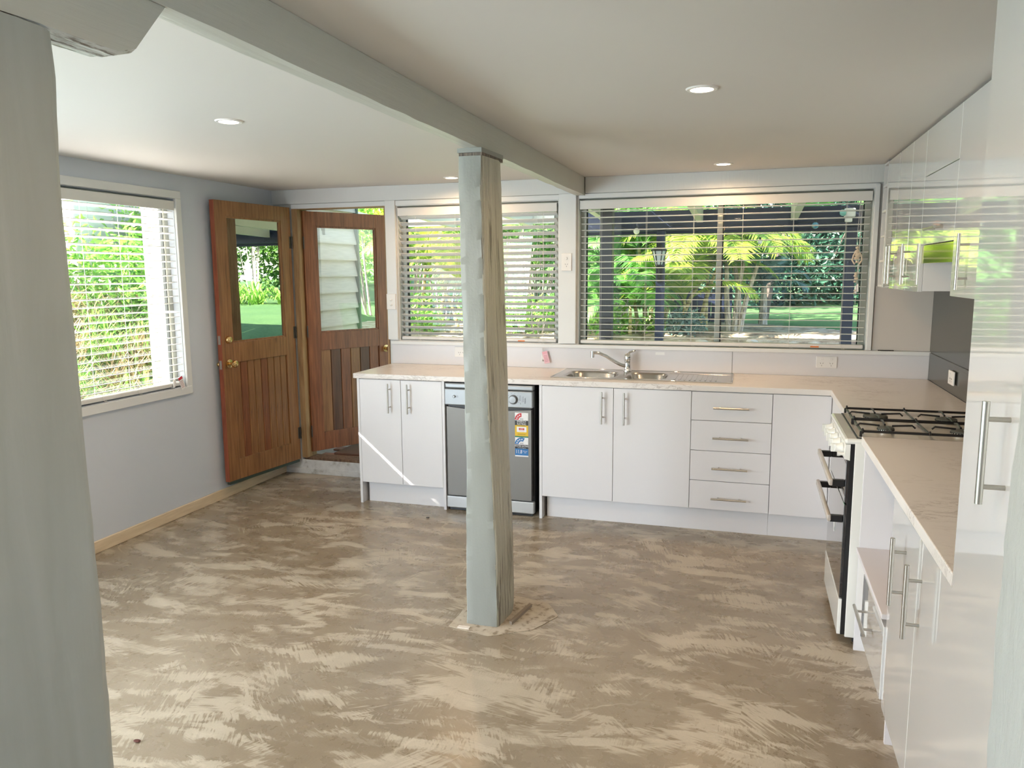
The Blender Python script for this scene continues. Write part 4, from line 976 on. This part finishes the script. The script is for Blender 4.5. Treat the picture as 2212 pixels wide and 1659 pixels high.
# outbuilding with weatherboards
ob = thing('weatherboard_outbuilding', 'cream weatherboard outbuilding beside the outer door', 'building', (-5.1, .7, 0))
bm = BM(); box(bm, -5.94, -4.50, .20, 1.10, -.1, 2.55); obj('wall_core', bm, board_m, ob)
def wboard(axis, a, b, d, z, parent, m=board_m, hgt=.150):
    bm = BM(); 
    prof = [(0, z), (.036, z), (.036, z + .012), (.006, z + hgt), (0, z + hgt)]
    vs = [[], []]
    for k, u in enumerate((a, b)):
        for e, zz in prof:
            vs[k].append(bm.verts.new((d + e, u, zz) if axis == 'Y' else (u, d - e, zz)))
    for k in range(5): bm.faces.new((vs[0][k], vs[0][(k + 1) % 5], vs[1][(k + 1) % 5], vs[1][k]))
    bm.faces.new(vs[0][::-1]); bm.faces.new(vs[1]); return obj('weatherboard', bm, m, parent)
s1 = wboard('Y', .175, 1.10, -4.50, .0, ob); s2 = wboard('X', -5.93, -4.50, .20, .0, ob)
for i in range(1, 18): inst(s1, 'weatherboard', ob, (0, 0, .140 * i)); inst(s2, 'weatherboard', ob, (0, 0, .140 * i))
B('corner_trim', corner_m, ob, -4.52, -4.452, 1.10, 1.125, 0, 2.5); B('corner_trim', board_m, ob, -5.955, -5.925, .16, .24, 0, 2.5)
B('roof', raft_m, ob, -5.9, -4.35, .18, 1.3, 2.56, 2.60)
nb = thing('neighbour_shed', 'cream weatherboard shed beyond the bank, top left of left window', 'building', (-10.5, 2.5, 1))
bm = BM(); box(bm, -12.5, -9.3, 2.7, 5.0, .8, 4.2); obj('wall_core', bm, board_m, nb)
s2 = wboard('X', -12.5, -9.28, 2.7, .9, nb, hgt=.24)
for i in range(1, 14): inst(s2, 'weatherboard', nb, (0, 0, .23 * i))

pr_ = thing('sun_blocking_porch', 'added unseen porch roof blocking the sun outside the near left wall', 'porch', (-5.8, -5.3, 0))  # unseen roof added to keep a sun patch off the floor
B('roof', raft_m, pr_, -7.6, XW - .12, -8.4, -2.72, 2.30, 2.36); B('post_shaft', navy_m, pr_, -7.5, -7.4, -2.9, -2.8, 0, 2.30); B('post_shaft', navy_m, pr_, -7.5, -7.4, -8.2, -8.1, 0, 2.30)
# verandah
vr = thing('verandah', 'verandah with navy edge beam, cream rafters and sheet roof', 'verandah', (-1.5, 2.5, 0))
YB = 4.0
beamv = B('edge_beam', navy_m, vr, -3.28, 3.2, YB, YB + .07, 2.035, 2.262, .004)
B('edge_beam', raft_m, vr, -6.2, -3.285, YB, YB + .05, 2.15, 2.262, .004)
B('gutter', navy_m, vr, -3.28, 3.2, YB + .12, YB + .22, 2.00, 2.06, .006)
for i, x in enumerate((-5.65, -4.65, -3.66, -2.67, -1.65, -.64, .38, 1.4)):
    bm = BM(); z1_, z2_ = 2.34, 2.215
    vs = [bm.verts.new(p) for p in ((x - .035, .13, z1_ - .02), (x + .035, .13, z1_ - .02), (x + .035, YB - .01, z2_ - .10), (x - .035, YB - .01, z2_ - .10), (x - .035, .13, z1_ + .12), (x + .035, .13, z1_ + .12), (x + .035, YB - .01, z2_ + .055), (x - .035, YB - .01, z2_ + .055))]
    for q in ((0, 1, 2, 3), (7, 6, 5, 4), (0, 4, 5, 1), (1, 5, 6, 2), (2, 6, 7, 3), (3, 7, 4, 0)): bm.faces.new([vs[k] for k in q])
    obj('rafter', bm, raft_m, vr)
B('wall_plate', raft_m, vr, -4.3, 3.2, .125, .165, 2.22, 2.44); B('batten', raft_m, vr, -4.3, 3.2, 1.2, 1.26, 2.440, 2.475); B('batten', raft_m, vr, -4.3, 3.2, 2.55, 2.61, 2.385, 2.42)
roof_m = mat('roof_sheet', (.50, .52, .46), .5)
clear_m = bpy.data.materials.new('translucent_roof_sheet'); clear_m.use_nodes = True; b_ = clear_m.node_tree.nodes['Principled BSDF']; b_.inputs['Base Color'].default_value = (.8, .85, .9, 1); b_.inputs['Roughness'].default_value = .35; b_.inputs['Transmission Weight'].default_value = .85; b_.inputs['IOR'].default_value = 1.05
def corr(name, x0, x1, m):
    bm = BM(); n = int((x1 - x0) / .019); rows = []
    for (y, z) in ((.13, 2.482), (YB + .05, 2.335)):
        rows.append([bm.verts.new((x0 + (x1 - x0) * i / n, y, z + .009 * math.sin(i * math.pi / 2))) for i in range(n + 1)])
    for i in range(n): bm.faces.new((rows[0][i], rows[0][i + 1], rows[1][i + 1], rows[1][i]))
    bmesh.ops.solidify(bm, geom=bm.faces, thickness=.001); return obj(name, bm, m, vr)
corr('clear_sheet', -4.35, -3.20, clear_m); corr('clear_sheet', -3.19, -2.70, clear_m); corr('roof_sheet', -2.69, -2.30, roof_m); corr('roof_sheet', -2.29, -.2, roof_m); corr('roof_sheet', -.19, 1.5, roof_m); corr('roof_sheet', 1.51, 3.2, roof_m)
def vpost(lb, x, y, w, m, z1=2.03, cat='post'):
    r = thing('verandah_post', lb, cat, (x, y, 0)); B('post_shaft', m, r, x - w / 2, x + w / 2, y - w / 2, y + w / 2, .0 if y > 3 else .1, z1, .004)
    B('post_foot', MC['dark_hinge'], r, x - w / 2 - .01, x + w / 2 + .01, y - w / 2 - .01, y + w / 2 + .01, gh(x, y) - .02, gh(x, y) + .06); return r
# x from the sight line of each post at its own depth
vpost('thick black verandah post, leftmost through the wide window', -2.535, 3.0, .128, blackpost_m, 2.235)
vpost('navy verandah post carrying the lantern', -2.088, YB + .035, .098, navy_m)
vpost('navy verandah post at the right end of the wide window', -.045, YB + .035, .110, navy_m)
# carriage lantern on the navy post
ln = thing('wall_lantern', 'black carriage lantern mounted on the navy post', 'lantern', (-2.088, YB - .13, 1.68))
lx, ly = -2.088, YB - .13
bm = BM(); lathe(bm, [(.092, 0), (.096, .006), (.060, .040), (.030, .052), (.030, .064), (.036, .068), (.012, .082), (.006, .10)], (lx, ly, 1.80), 'Z', 6); obj('lantern_cap', bm, blackpost_m, ln)
bm = BM()
for k in range(6):
    a = k * math.pi / 3; tube(bm, [(lx + .080 * math.cos(a), ly + .080 * math.sin(a), 1.800), (lx + .040 * math.cos(a), ly + .040 * math.sin(a), 1.640)], .006, 6)
lathe(bm, [(.044, 0), (.046, -.01), (.030, -.03), (.012, -.045)], (lx, ly, 1.640), 'Z', 6); obj('lantern_frame', bm, blackpost_m, ln)
bm = BM(); lathe(bm, [(.040, 1.645), (.076, 1.798)], (lx, ly, 0), 'Z', 6); obj('lantern_glass', bm, mat('frosted_lantern_glass', (.55, .6, .62), .3), ln)
bm = BM(); tube(bm, [(lx, ly, 1.605), (lx, ly - .01, 1.55), (lx, ly + .03, 1.50), (lx, YB - .02, 1.50)], .009, 8); tube(bm, [(lx, ly, 1.60), (lx, ly + .03, 1.57), (lx, YB - .02, 1.56)], .007, 8); box(bm, lx - .035, lx + .035, YB - .028, YB - .016, 1.44, 1.62, .004); obj('lantern_bracket', bm, blackpost_m, ln)
fl = thing('security_light', 'white twin security light under the verandah beam by the right post', 'light', (-.075, YB - .10, 2.10))
B('lamp_head', plast_m, fl, -.14, -.03, YB - .14, YB - .05, 2.13, 2.22, .01); B('lamp_head', plast_m, fl, -.13, -.06, YB - .14, YB - .07, 2.075, 2.125, .008); B('mount', plast_m, fl, -.10, -.06, YB - .05, YB - .002, 2.12, 2.16)
# festoon
fs = thing('festoon_lights', 'festoon string of coloured round bulbs under the verandah beam', 'string lights', (-1.3, YB - .2, 2.0))
bm = BM(); pts = []
for i in range(41):
    x = -3.6 + 3.9 * i / 40; pts.append((x, YB - .18, 2.09 - .05 * math.sin(i * .9) ** 2))
tube(bm, pts, .004, 5); obj('cable', bm, black_m, fs)
for (x, z, r, c) in ((-2.345, 2.025, .036, (.80, .82, .75)), (-1.398, 2.035, .034, (.65, .20, .12)), (-.430, 2.045, .036, (.05, .25, .42)), (-.99, 1.88, .026, (.8, .82, .8)), (-.16, 2.17, .036, (.20, .50, .48))):
    bm = BM(); bmesh.ops.create_icosphere(bm, subdivisions=3, radius=r, matrix=Matrix.Translation((x, YB - .18, z))); obj('bulb', bm, mat('bulb_%d' % int(x * -1000), c, .2, coat=1), fs, True)
    bm = BM(); cyl(bm, (x, YB - .18, z + r * .8), (x, YB - .18, z + r * .8 + .03), .012, seg=10); obj('bulb_socket', bm, black_m, fs)
# navy garden fence behind the palms
fn = thing('paling_fence', 'low navy painted paling fence behind the palms', 'fence', (-1.6, 7.2, .7))
s0 = None
for i in range(9):
    x = -2.28 + i * .105
    if s0 is None: s0 = B('paling', navy_m, fn, x, x + .100, 7.2, 7.22, .60, 1.30, .003); x0_ = x
    else: inst(s0, 'paling', fn, (x - x0_, rnd.uniform(-.003, .003), rnd.uniform(-.01, .01)))
for z in (.80, 1.15): B('rail', navy_m, fn, -2.28, -1.34, 7.222, 7.26, z, z + .07)

# leaves
def leafmat(name, a, b, tr_=.35):
    m = mat(name, a, .5); t = NT(m); oi = t.n('ShaderNodeNewGeometry'); n1 = t.noise(t.geo(), 5, 3)
    r = t.ramp(t.math('ADD', t.math('MULTIPLY', oi.outputs['Random Per Island'], .7), t.math('MULTIPLY', n1.outputs[0], .4)), [(.15, a), (.85, b)]); t.base(r.outputs[0])
    tl = t.n('ShaderNodeBsdfTranslucent'); t.l(r.outputs[0], tl.inputs[0]); mx = t.n('ShaderNodeMixShader'); mx.inputs[0].default_value = tr_
    out = t.t.nodes['Material Output']; t.l(t.b.outputs[0], mx.inputs[1]); t.l(tl.outputs[0], mx.inputs[2]); t.l(mx.outputs[0], out.inputs[0]); return m
lf_lime = leafmat('lime_palm_leaf', (.18, .36, .03), (.50, .58, .08), .45)
lf_green = leafmat('green_palm_leaf', (.06, .22, .04), (.22, .46, .10), .45)
lf_mid = leafmat('mid_green_leaf', (.05, .17, .03), (.22, .40, .08))
lf_dark = leafmat('dark_green_leaf', (.012, .055, .030), (.05, .15, .085), .2)
lf_blue = leafmat('blue_green_leaf', (.05, .14, .12), (.25, .38, .33), .3)
lf_bright = leafmat('bright_green_leaf', (.12, .38, .05), (.42, .65, .14), .4)
lf_dry = leafmat('dry_grass_blade', (.30, .20, .09), (.58, .46, .24), .3)
lf_red = leafmat('copper_leaf', (.30, .10, .05), (.50, .30, .16), .3)
trunk_lime = mat('ringed_golden_trunk', (.42, .36, .12), .6); t = NT(trunk_lime); wv_ = t.n('ShaderNodeTexWave'); wv_.bands_direction = 'Z'; wv_.inputs['Scale'].default_value = 5; wv_.inputs['Distortion'].default_value = 2; t.l(t.geo(), wv_.inputs[0]); t.base(t.ramp(wv_.outputs[0], [(.1, (.28, .22, .08)), (.4, (.60, .50, .22))]).outputs[0])
bark_pale = mat('pale_bark', (.50, .42, .33), .8); t = NT(bark_pale); n1 = t.noise(t.geo((20, 20, 5)), 2, 5); t.base(t.ramp(n1.outputs[0], [(.35, (.22, .17, .13)), (.6, (.62, .55, .46))]).outputs[0]); t.bump(n1.outputs[0], .6, .02)
bark_dark = mat('dark_bark', (.12, .09, .07), .85)
def foliage(V, Fc, c, rad, n, size, rn, asp=2.2, droop=.3, shell=False):
    cx, cy, cz = c
    for _ in range(n):
        while True:
            p = Vector((rn.uniform(-1, 1), rn.uniform(-1, 1), rn.uniform(-1, 1)))
            if p.length < 1 and (not shell or p.length > .55): break
        p = Vector((cx + p.x * rad[0], cy + p.y * rad[1], cz + p.z * rad[2]))
        d = Vector((rn.gauss(0, 1), rn.gauss(0, 1), rn.gauss(-droop, .7))).normalized(); s = d.cross(Vector((rn.gauss(0, 1), rn.gauss(0, 1), rn.gauss(0, 1)))).normalized()
        L = size * rn.uniform(.6, 1.3); w = L / asp / 2; b = len(V); up = d.cross(s) * L * .12
        V += [p, p + d * L * .45 + s * w + up, p + d * L - up, p + d * L * .45 - s * w + up]; Fc.append((b, b + 1, b + 2, b + 3))
def mesh_of(name, V, Fc, m, parent, kind=None):
    me = bpy.data.meshes.new(name); me.from_pydata([tuple(v) for v in V], [], Fc); me.update(); o = mobj(name, me, m, parent)
    if kind: o['kind'] = kind
    return o
def stem(bm, p0, p1, r0, r1, bend=(0, 0, 0), seg=8, n=9):
    p0 = Vector(p0); p1 = Vector(p1); bd = Vector(bend)
    pts = [p0.lerp(p1, i / n) + bd * math.sin(math.pi * i / n) for i in range(n + 1)]
    tube(bm, pts, lambda i: r0 + (r1 - r0) * i / n, seg); return pts
def frond(parent, base, az, el, L, m, rn, nl=34, lw=.020, ll=.42, droop=1.0, name='frond'):
    V = []; Fc = []; d = Vector((math.cos(az) * math.cos(el), math.sin(az) * math.cos(el), math.sin(el))); side = Vector((-math.sin(az), math.cos(az), 0))
    pts = []; p = Vector(base); n = 22
    for i in range(n + 1):
        pts.append(p.copy()); f = i / n; dd = (d + Vector((0, 0, -droop * f * f * 1.5))).normalized(); p = p + dd * L / n
    for i in range(n):   # rachis as thin strip with thickness
        w = .010 * (1 - i / n * .7); w2 = .010 * (1 - (i + 1) / n * .7); b = len(V); u = Vector((0, 0, 1))
        V += [pts[i] - side * w, pts[i] + u * w * .8, pts[i] + side * w, pts[i + 1] - side * w2, pts[i + 1] + u * w2 * .8, pts[i + 1] + side * w2]
        Fc += [(b, b + 1, b + 4, b + 3), (b + 1, b + 2, b + 5, b + 4), (b + 2, b, b + 3, b + 5)]
    for k in range(nl):
        f = .14 + .84 * k / nl; x = f * n; i = min(int(x), n - 1); q = pts[i].lerp(pts[i + 1], x - i); ax = (pts[i + 1] - pts[i]).normalized()
        l_ = ll * (math.sin(math.pi * min(1, .12 + f * .88)) ** .6) * rn.uniform(.9, 1.1)
        for s in (-1, 1):
            a = (side * s * .85 + ax * .65 + Vector((0, 0, .28))).normalized(); w = ax.cross(a).cross(a).normalized() * lw
            e1 = q + a * l_ * .5 + Vector((0, 0, -.02)); e2 = q + a * l_ + Vector((0, 0, -.34 * l_ - rn.uniform(0, .06)))
            b = len(V); V += [q - w * .4, q + w * .4, e1 + w, e1 - w, e2]; Fc += [(b, b + 1, b + 2, b + 3), (b + 3, b + 2, b + 4)]
    return mesh_of(name, V, Fc, m, parent)
def palm(lb, x, y, h, lean, nf, m, rn, tr=.045, L=1.5, tm=None, multi=1, ll=.42, el0=.9, grp=None, spread=.35):
    z = gh(x, y); r = thing('palm', lb, 'palm tree', (x, y, z), grp)
    for s in range(multi):
        a = rn.uniform(0, 6.28); px, py = x + (math.cos(a) * .16 if multi > 1 else 0), y + (math.sin(a) * .10 if multi > 1 else 0)
        ln_ = lean if s == 0 else (lean[0] * rn.uniform(-.6, 1) + rn.uniform(-spread, spread), rn.uniform(-.2, .2)); hh = h * (1 if s == 0 else rn.uniform(.55, .95))
        bm = BM(); top = Vector((px + ln_[0], py + ln_[1], z + hh)); stem(bm, (px, py, z - .05), top, tr * (1 if s == 0 else .75), tr * .55, (-ln_[0] * .15, 0, 0)); obj('trunk', bm, tm or trunk_lime, r, True)
        q = nf if s == 0 else max(4, nf - 3)
        for k in range(q):
            frond(r, top - Vector((0, 0, .03)), 2 * math.pi * k / q + rn.uniform(-.3, .3), el0 * rn.uniform(.35, 1.25), L * rn.uniform(.8, 1.15), m, rn, 30 if L < 1.7 else 40, .017, ll, rn.uniform(.7, 1.3))
    return r
def shrub(name, lb, cat, x, y, h, stems, m, rn, bark, spread=.5, blobs=5, rad=.45, n=500, size=.10, grp=None, droop=.3, zc=.75, sr=.022, asp=2.2):
    z = gh(x, y); r = thing(name, lb, cat, (x, y, z), grp)
    for s in range(stems):
        bm = BM(); a = rn.uniform(0, 6.28); q = rn.uniform(.2, 1) * spread; stem(bm, (x + math.cos(a) * q * .25, y + math.sin(a) * q * .2, z - .05), (x + math.cos(a) * q, y + math.sin(a) * q, z + h * rn.uniform(.75, 1)), sr * rn.uniform(.7, 1.2), sr * .4, (rn.uniform(-.12, .12), rn.uniform(-.08, .08), 0), 7, 7); obj('stem' if sr < .06 else 'trunk', bm, bark, r, True)
    V = []; Fc = []
    for b in range(blobs):
        foliage(V, Fc, (x + rn.uniform(-spread, spread), y + rn.uniform(-spread, spread) * .7, z + h * zc + rn.uniform(-.5, .5) * h * (1 - zc) * 1.5), (rad * rn.uniform(.7, 1.2), rad * rn.uniform(.7, 1.1), rad * rn.uniform(.6, 1)), n // blobs, size, rn, asp, droop)
    o = mesh_of('foliage', V, Fc, m, r, 'stuff'); return r
# palms seen through the wide window (sight lines converge on these spots)
def sight(px, y):    # ground point at depth y on the line of sight of a bearing px (degrees left of +Y)
    return -1.05637 - (y + 5.23699) * math.tan(math.radians(px))
bear = lambda px: 17.1527 - math.degrees(math.atan((px - 1106) / 1672.0))
def at(px, y): return sight(bear(px), y)
palm('golden cane palm behind the black and lantern posts', at(1372, 5.6), 5.6, 1.15, (-.12, 0), 9, lf_green, rnd, .040, 1.0, trunk_lime, 2)
palm('leaning golden cane palm right of the lantern', at(1440, 5.7), 5.7, 1.05, (.55, .1), 10, lf_lime, rnd, .035, 1.25, trunk_lime, 3)
palm('bright lime palm before the window mullion', at(1500, 6.1), 6.1, 1.05, (.30, 0), 11, lf_lime, rnd, .035, 1.35, trunk_lime, 2)
palm('yellow tipped palm just right of the mullion', at(1600, 6.3), 6.3, 1.15, (-.15, 0), 9, lf_lime, rnd, .045, 1.0, bark_pale, 1)
palm('slender palm between the left edge and the black post', at(1290, 6.2), 6.2, 1.2, (-.1, .1), 8, lf_green, rnd, .045, 1.0, trunk_lime, 2)
palm('tall drooping palm hanging over the lawn at centre right', at(1650, 8.2), 8.2, 1.75, (.4, 0), 11, lf_green, rnd, .07, 1.8, bark_dark, 1, .5)
palm('blue green fan palm by the lawn edge', at(1648, 6.9), 6.9, .55, (0, 0), 12, lf_blue, rnd, .07, .75, bark_pale, 1, .30, 1.0)
palm('young palm behind the narrower window, centre', at(1010, 5.4), 5.4, .9, (0, 0), 8, lf_lime, rnd, .04, 1.0, trunk_lime, 2)
palm('golden palm behind the narrower window, left', at(930, 5.8), 5.8, 1.0, (.1, 0), 8, lf_lime, rnd, .045, 1.1, trunk_lime, 2)
palm('low arching lime palm filling the gap right of the lantern', at(1478, 5.3), 5.3, .45, (0, 0), 10, lf_lime, rnd, .03, 1.05, trunk_lime, 1, .40, 1.0)
palm('low green palm between the black post and lantern', at(1362, 5.1), 5.1, .40, (0, 0), 9, lf_green, rnd, .03, .85, trunk_lime, 1, .36, 1.1)
palm('tall thin palm rising behind the lantern', at(1405, 6.6), 6.6, 1.3, (.1, 0), 9, lf_green, rnd, .04, 1.2, trunk_lime, 1)
palm('low green palm left of the black post', at(1283, 5.2), 5.2, .40, (0, 0), 8, lf_green, rnd, .03, .8, trunk_lime, 1, .36, 1.1)
# frangipani like pale forked trunks at lawn edge
fr_ = thing('forked_tree', 'pale forked trunks rising at the lawn edge right of the mullion', 'tree', (at(1585, 5.6), 5.6, gh(-1, 5.6)))
x_ = at(1585, 5.6)
for (dx, h_) in ((-.10, 1.25), (.12, 1.0), (.30, .95)):
    bm = BM(); stem(bm, (x_ - .02 + dx * .3, 5.6, gh(-1, 5.6) - .05), (x_ + dx, 5.62, gh(-1, 5.6) + h_), .045, .022, (-.03, 0, 0)); obj('trunk', bm, bark_pale, fr_, True)
V = []; Fc = []
foliage(V, Fc, (x_ + .08, 5.6, gh(-1, 5.6) + 1.15), (.35, .3, .25), 240, .16, rnd, 3.2, .5); mesh_of('foliage', V, Fc, lf_green, fr_, 'stuff')
# multi stemmed shrubs behind window 2 and left part of window 3
for i, (px, y, h_, m_, lb) in enumerate([(880, 6.6, 2.4, lf_lime, 'thin stemmed yellow green shrub outside, left end of the narrower window'), (960, 7.0, 2.5, lf_bright, 'thin stemmed leafy shrub outside the narrower window, left of the central post'),
        (1110, 6.4, 2.3, lf_mid, 'many stemmed shrub outside, just right of the central post'), (1165, 6.8, 2.5, lf_bright, 'many stemmed shrub outside the narrower window, by the pillar'),
        (1275, 7.2, 2.5, lf_mid, 'pale stemmed shrub outside the wide window, at its left edge'), (1345, 7.6, 2.6, lf_bright, 'pale stemmed shrub behind the black verandah post'), (810, 7.2, 2.6, lf_bright, 'tall shrub outside seen through the doorway gap')]):
    shrub('multi_stemmed_shrub', lb, 'shrub', at(px, y), y, h_, 9, m_, rnd, bark_pale, .55, 6, .50, 1300, .11)
for i, (px, y) in enumerate([(1120, 5.2), (1160, 5.0), (1260, 5.3), (1300, 5.1), (1375, 5.2), (1470, 5.2), (900, 5.0), (1055, 5.3)]):
    shrub('low_shrub', ['low bright green shrub at the foot of the many stemmed shrubs', 'low leafy shrub before the pillar side of the narrower window', 'low green shrub at left foot of the wide window view', 'low green shrub left of the black post', 'small leafy plant between black post and lantern post', 'small grey green plant on the sunlit bed', 'low bush at left end of the narrower window', 'low bush hidden behind the central post'][i], 'shrub', at(px, y), y, .22 if px > 1370 else .5, 4, lf_bright if i != 5 else lf_blue, rnd, bark_pale, .28 if i != 5 else .12, 4, .24, 420, .09, None, .1, .6, .010)
# background trees
bgt = [(-13, 15, 5.5, lf_mid, 'mid green tree far back at left of the garden'), (-9.5, 14, 5.5, lf_bright, 'bright green tree behind the stemmed shrubs'), (-6.5, 12.5, 5.0, lf_mid, 'leafy tree behind the black verandah post'),
       (-3.6, 13.5, 5.5, lf_mid, 'leafy tree behind the lime palms'), (-.9, 14.5, 5.5, lf_dark, 'dark tree behind the drooping palm'), (1.7, 15.5, 5.5, lf_dark, 'dark blue green tree at the back of the lawn'),
       (4.2, 15, 5.5, lf_dark, 'dark tree at the back of the lawn near the right post'), (7.2, 14, 5.5, lf_dark, 'dark tree past the right verandah post'), (11, 15, 5.5, lf_mid, 'leafy tree far to the right of the lawn'), (15, 14.5, 5.5, lf_mid, 'leafy tree beyond the strappy border, furthest right'), (-13.2, 7.6, 4.5, lf_mid, 'tree on top of the bank behind the left window'), (-15.5, -1.5, 3.6, lf_bright, 'bright tree on the bank at far left'), (-16, 9, 5, lf_mid, 'tree far left beyond the outbuilding')]
for x, y, h_, m_, lb in bgt:
    shrub('garden_tree', lb, 'tree', x, y, h_, 2, m_, rnd, bark_dark, 1.3, 12, 1.5, 9000, .21, 'trees around the lawn', .3, .50, .11)
# understory belts so that no sky shows under the crowns
for x, y, m_, lb in ((0.2, 12.8, lf_dark, 'dark hedge bush at the back of the lawn, left of centre'), (2.2, 13.4, lf_dark, 'dark hedge bush at the back of the lawn, centre'), (4.6, 13.2, lf_dark, 'dark hedge bush at the back of the lawn, by the right post'), (-2.2, 11.2, lf_dark, 'dark bush behind the fence'), (7.4, 12.6, lf_dark, 'dark hedge bush beyond the right post'), (-4.6, 10.6, lf_mid, 'green bush behind the stemmed shrubs, right'), (-7.2, 10.8, lf_bright, 'green bush behind the stemmed shrubs, left')):
    shrub('hedge_bush', lb, 'shrub', x, y, 2.0, 3, m_, rnd, bark_dark, 1.0, 7, .85, 3600, .17, 'bushes along the back of the lawn', .2, .5, .03)
# strappy clumps along the border mirrored in the inner door's glass
def clump(name, lb, cat, x, y, n, L, m, rn, parent=None, w=.016, grp=None):
    z = gh(x, y); V = []; Fc = []
    for _ in range(n):
        a = rn.uniform(0, 6.28); l = L * rn.uniform(.7, 1.2); e = rn.uniform(.5, 1.3); p = Vector((x + rn.gauss(0, .09), y + rn.gauss(0, .09), z)); s = Vector((-math.sin(a), math.cos(a), 0)) * w
        d = Vector((math.cos(a) * math.cos(e), math.sin(a) * math.cos(e), math.sin(e))); p1 = p + d * l * .5; p2 = p1 + (d + Vector((0, 0, -.55))).normalized() * l * .3; p3 = p2 + (d + Vector((0, 0, -1.4))).normalized() * l * .25
        b = len(V); V += [p - s, p + s, p1 + s, p1 - s, p2 + s * .8, p2 - s * .8, p3]; Fc += [(b, b + 1, b + 2, b + 3), (b + 3, b + 2, b + 4, b + 5), (b + 5, b + 4, b + 6)]
    o = mesh_of(name, V, Fc, m, parent); tag(o, lb, cat, grp); return o
for i in range(16):
    clump('strap_leaf_clump', 'strappy bright green border plant along the far edge of the lawn', 'plant', 5.0 + i * .62, 9.4 + .35 * math.sin(i * 1.3), 60, .75, lf_bright, rnd, None, .022, 'border of strappy plants beyond the lawn')
for i, (x, y) in enumerate(((6.5, 11.2), (9.0, 11.0), (11.5, 10.6), (14, 10.2))):
    shrub('border_tree', 'thin branched shrub behind the strappy border plants', 'shrub', x, y, 3.2, 8, lf_mid, rnd, bark_pale, .9, 7, .8, 2600, .13, 'shrubs behind the strappy border')
lg = thing('log', 'short cut log lying on the verandah edge', 'log', (-.6, 2.9, .1)); bm = BM(); cyl(bm, (-.85, 2.8, .20), (-.45, 2.95, .20), .10, seg=20); obj('log_body', bm, bark_pale, lg, True)
# bank beyond the left wall window: dry grass, creepers, leafy shrubs
k = 0
spots = []
for i in range(34):
    x = rnd.uniform(-9.0, -6.1); y = rnd.uniform(-1.2, 1.6) + (-6 - x) * .8; spots.append((x, y))
for i, (x, y) in enumerate(spots):
    dry = i % 3 != 0
    clump('grass_tussock', 'dry straw coloured tussock on the bank outside the left window' if dry else 'green grassy tussock on the bank outside the left window', 'grass', x, y, 130, .55, lf_dry if dry else lf_bright, rnd, None, .006, 'tussocks on the bank')
for i, (x, y, h_, m_, lb) in enumerate([(-8.3, 2.3, .9, lf_bright, 'bright green shrub low on the bank, middle of the left window'), (-9.0, 1.5, .8, lf_mid, 'mid green creeper on the bank, left half of the left window'), (-9.0, 3.7, 1.5, lf_bright, 'bright green shrub on the bank beside the outbuilding corner'), (-10.2, 4.9, 2.3, lf_red, 'copper leafed shrub high on the bank'), (-7.7, 1.9, .5, lf_mid, 'small green plant on the bank among dry grass'), (-8.2, 3.9, 1.8, lf_mid, 'leafy shrub behind the outbuilding'), (-11.5, 5.4, 1.6, lf_bright, 'shrub at top of the bank beside the shed')]):
    shrub('bank_shrub', lb, 'shrub', x, y, h_, 5, m_, rnd, bark_pale, .6, 6, .55, 1300, .12, None, .2, .6, .014)
# a few small border rocks on the sunlit bed
rock_m = mat('pale_rock', (.62, .58, .50), .85)
for i, (px, y) in enumerate(((1392, 4.7), (1425, 4.65), (1460, 4.75), (1300, 4.6), (1520, 4.8), (1590, 4.75), (1625, 4.9))):
    x = at(px, y); z = gh(x, y); bm = BM(); bmesh.ops.create_icosphere(bm, subdivisions=2, radius=rnd.uniform(.05, .09), matrix=Matrix.Translation((x, y, z + .02)) @ Matrix.Diagonal((1.5, 1, .6, 1)))
    for v in bm.verts: v.co += Vector((mn.noise(v.co * 12), mn.noise(v.co * 12 + Vector((7, 0, 0))), mn.noise(v.co * 12 + Vector((0, 9, 0))))) * .025
    tag(obj('rock', bm, rock_m, None, True), 'pale rock on the edge of the sunlit bed', 'rock', 'rocks edging the bed')
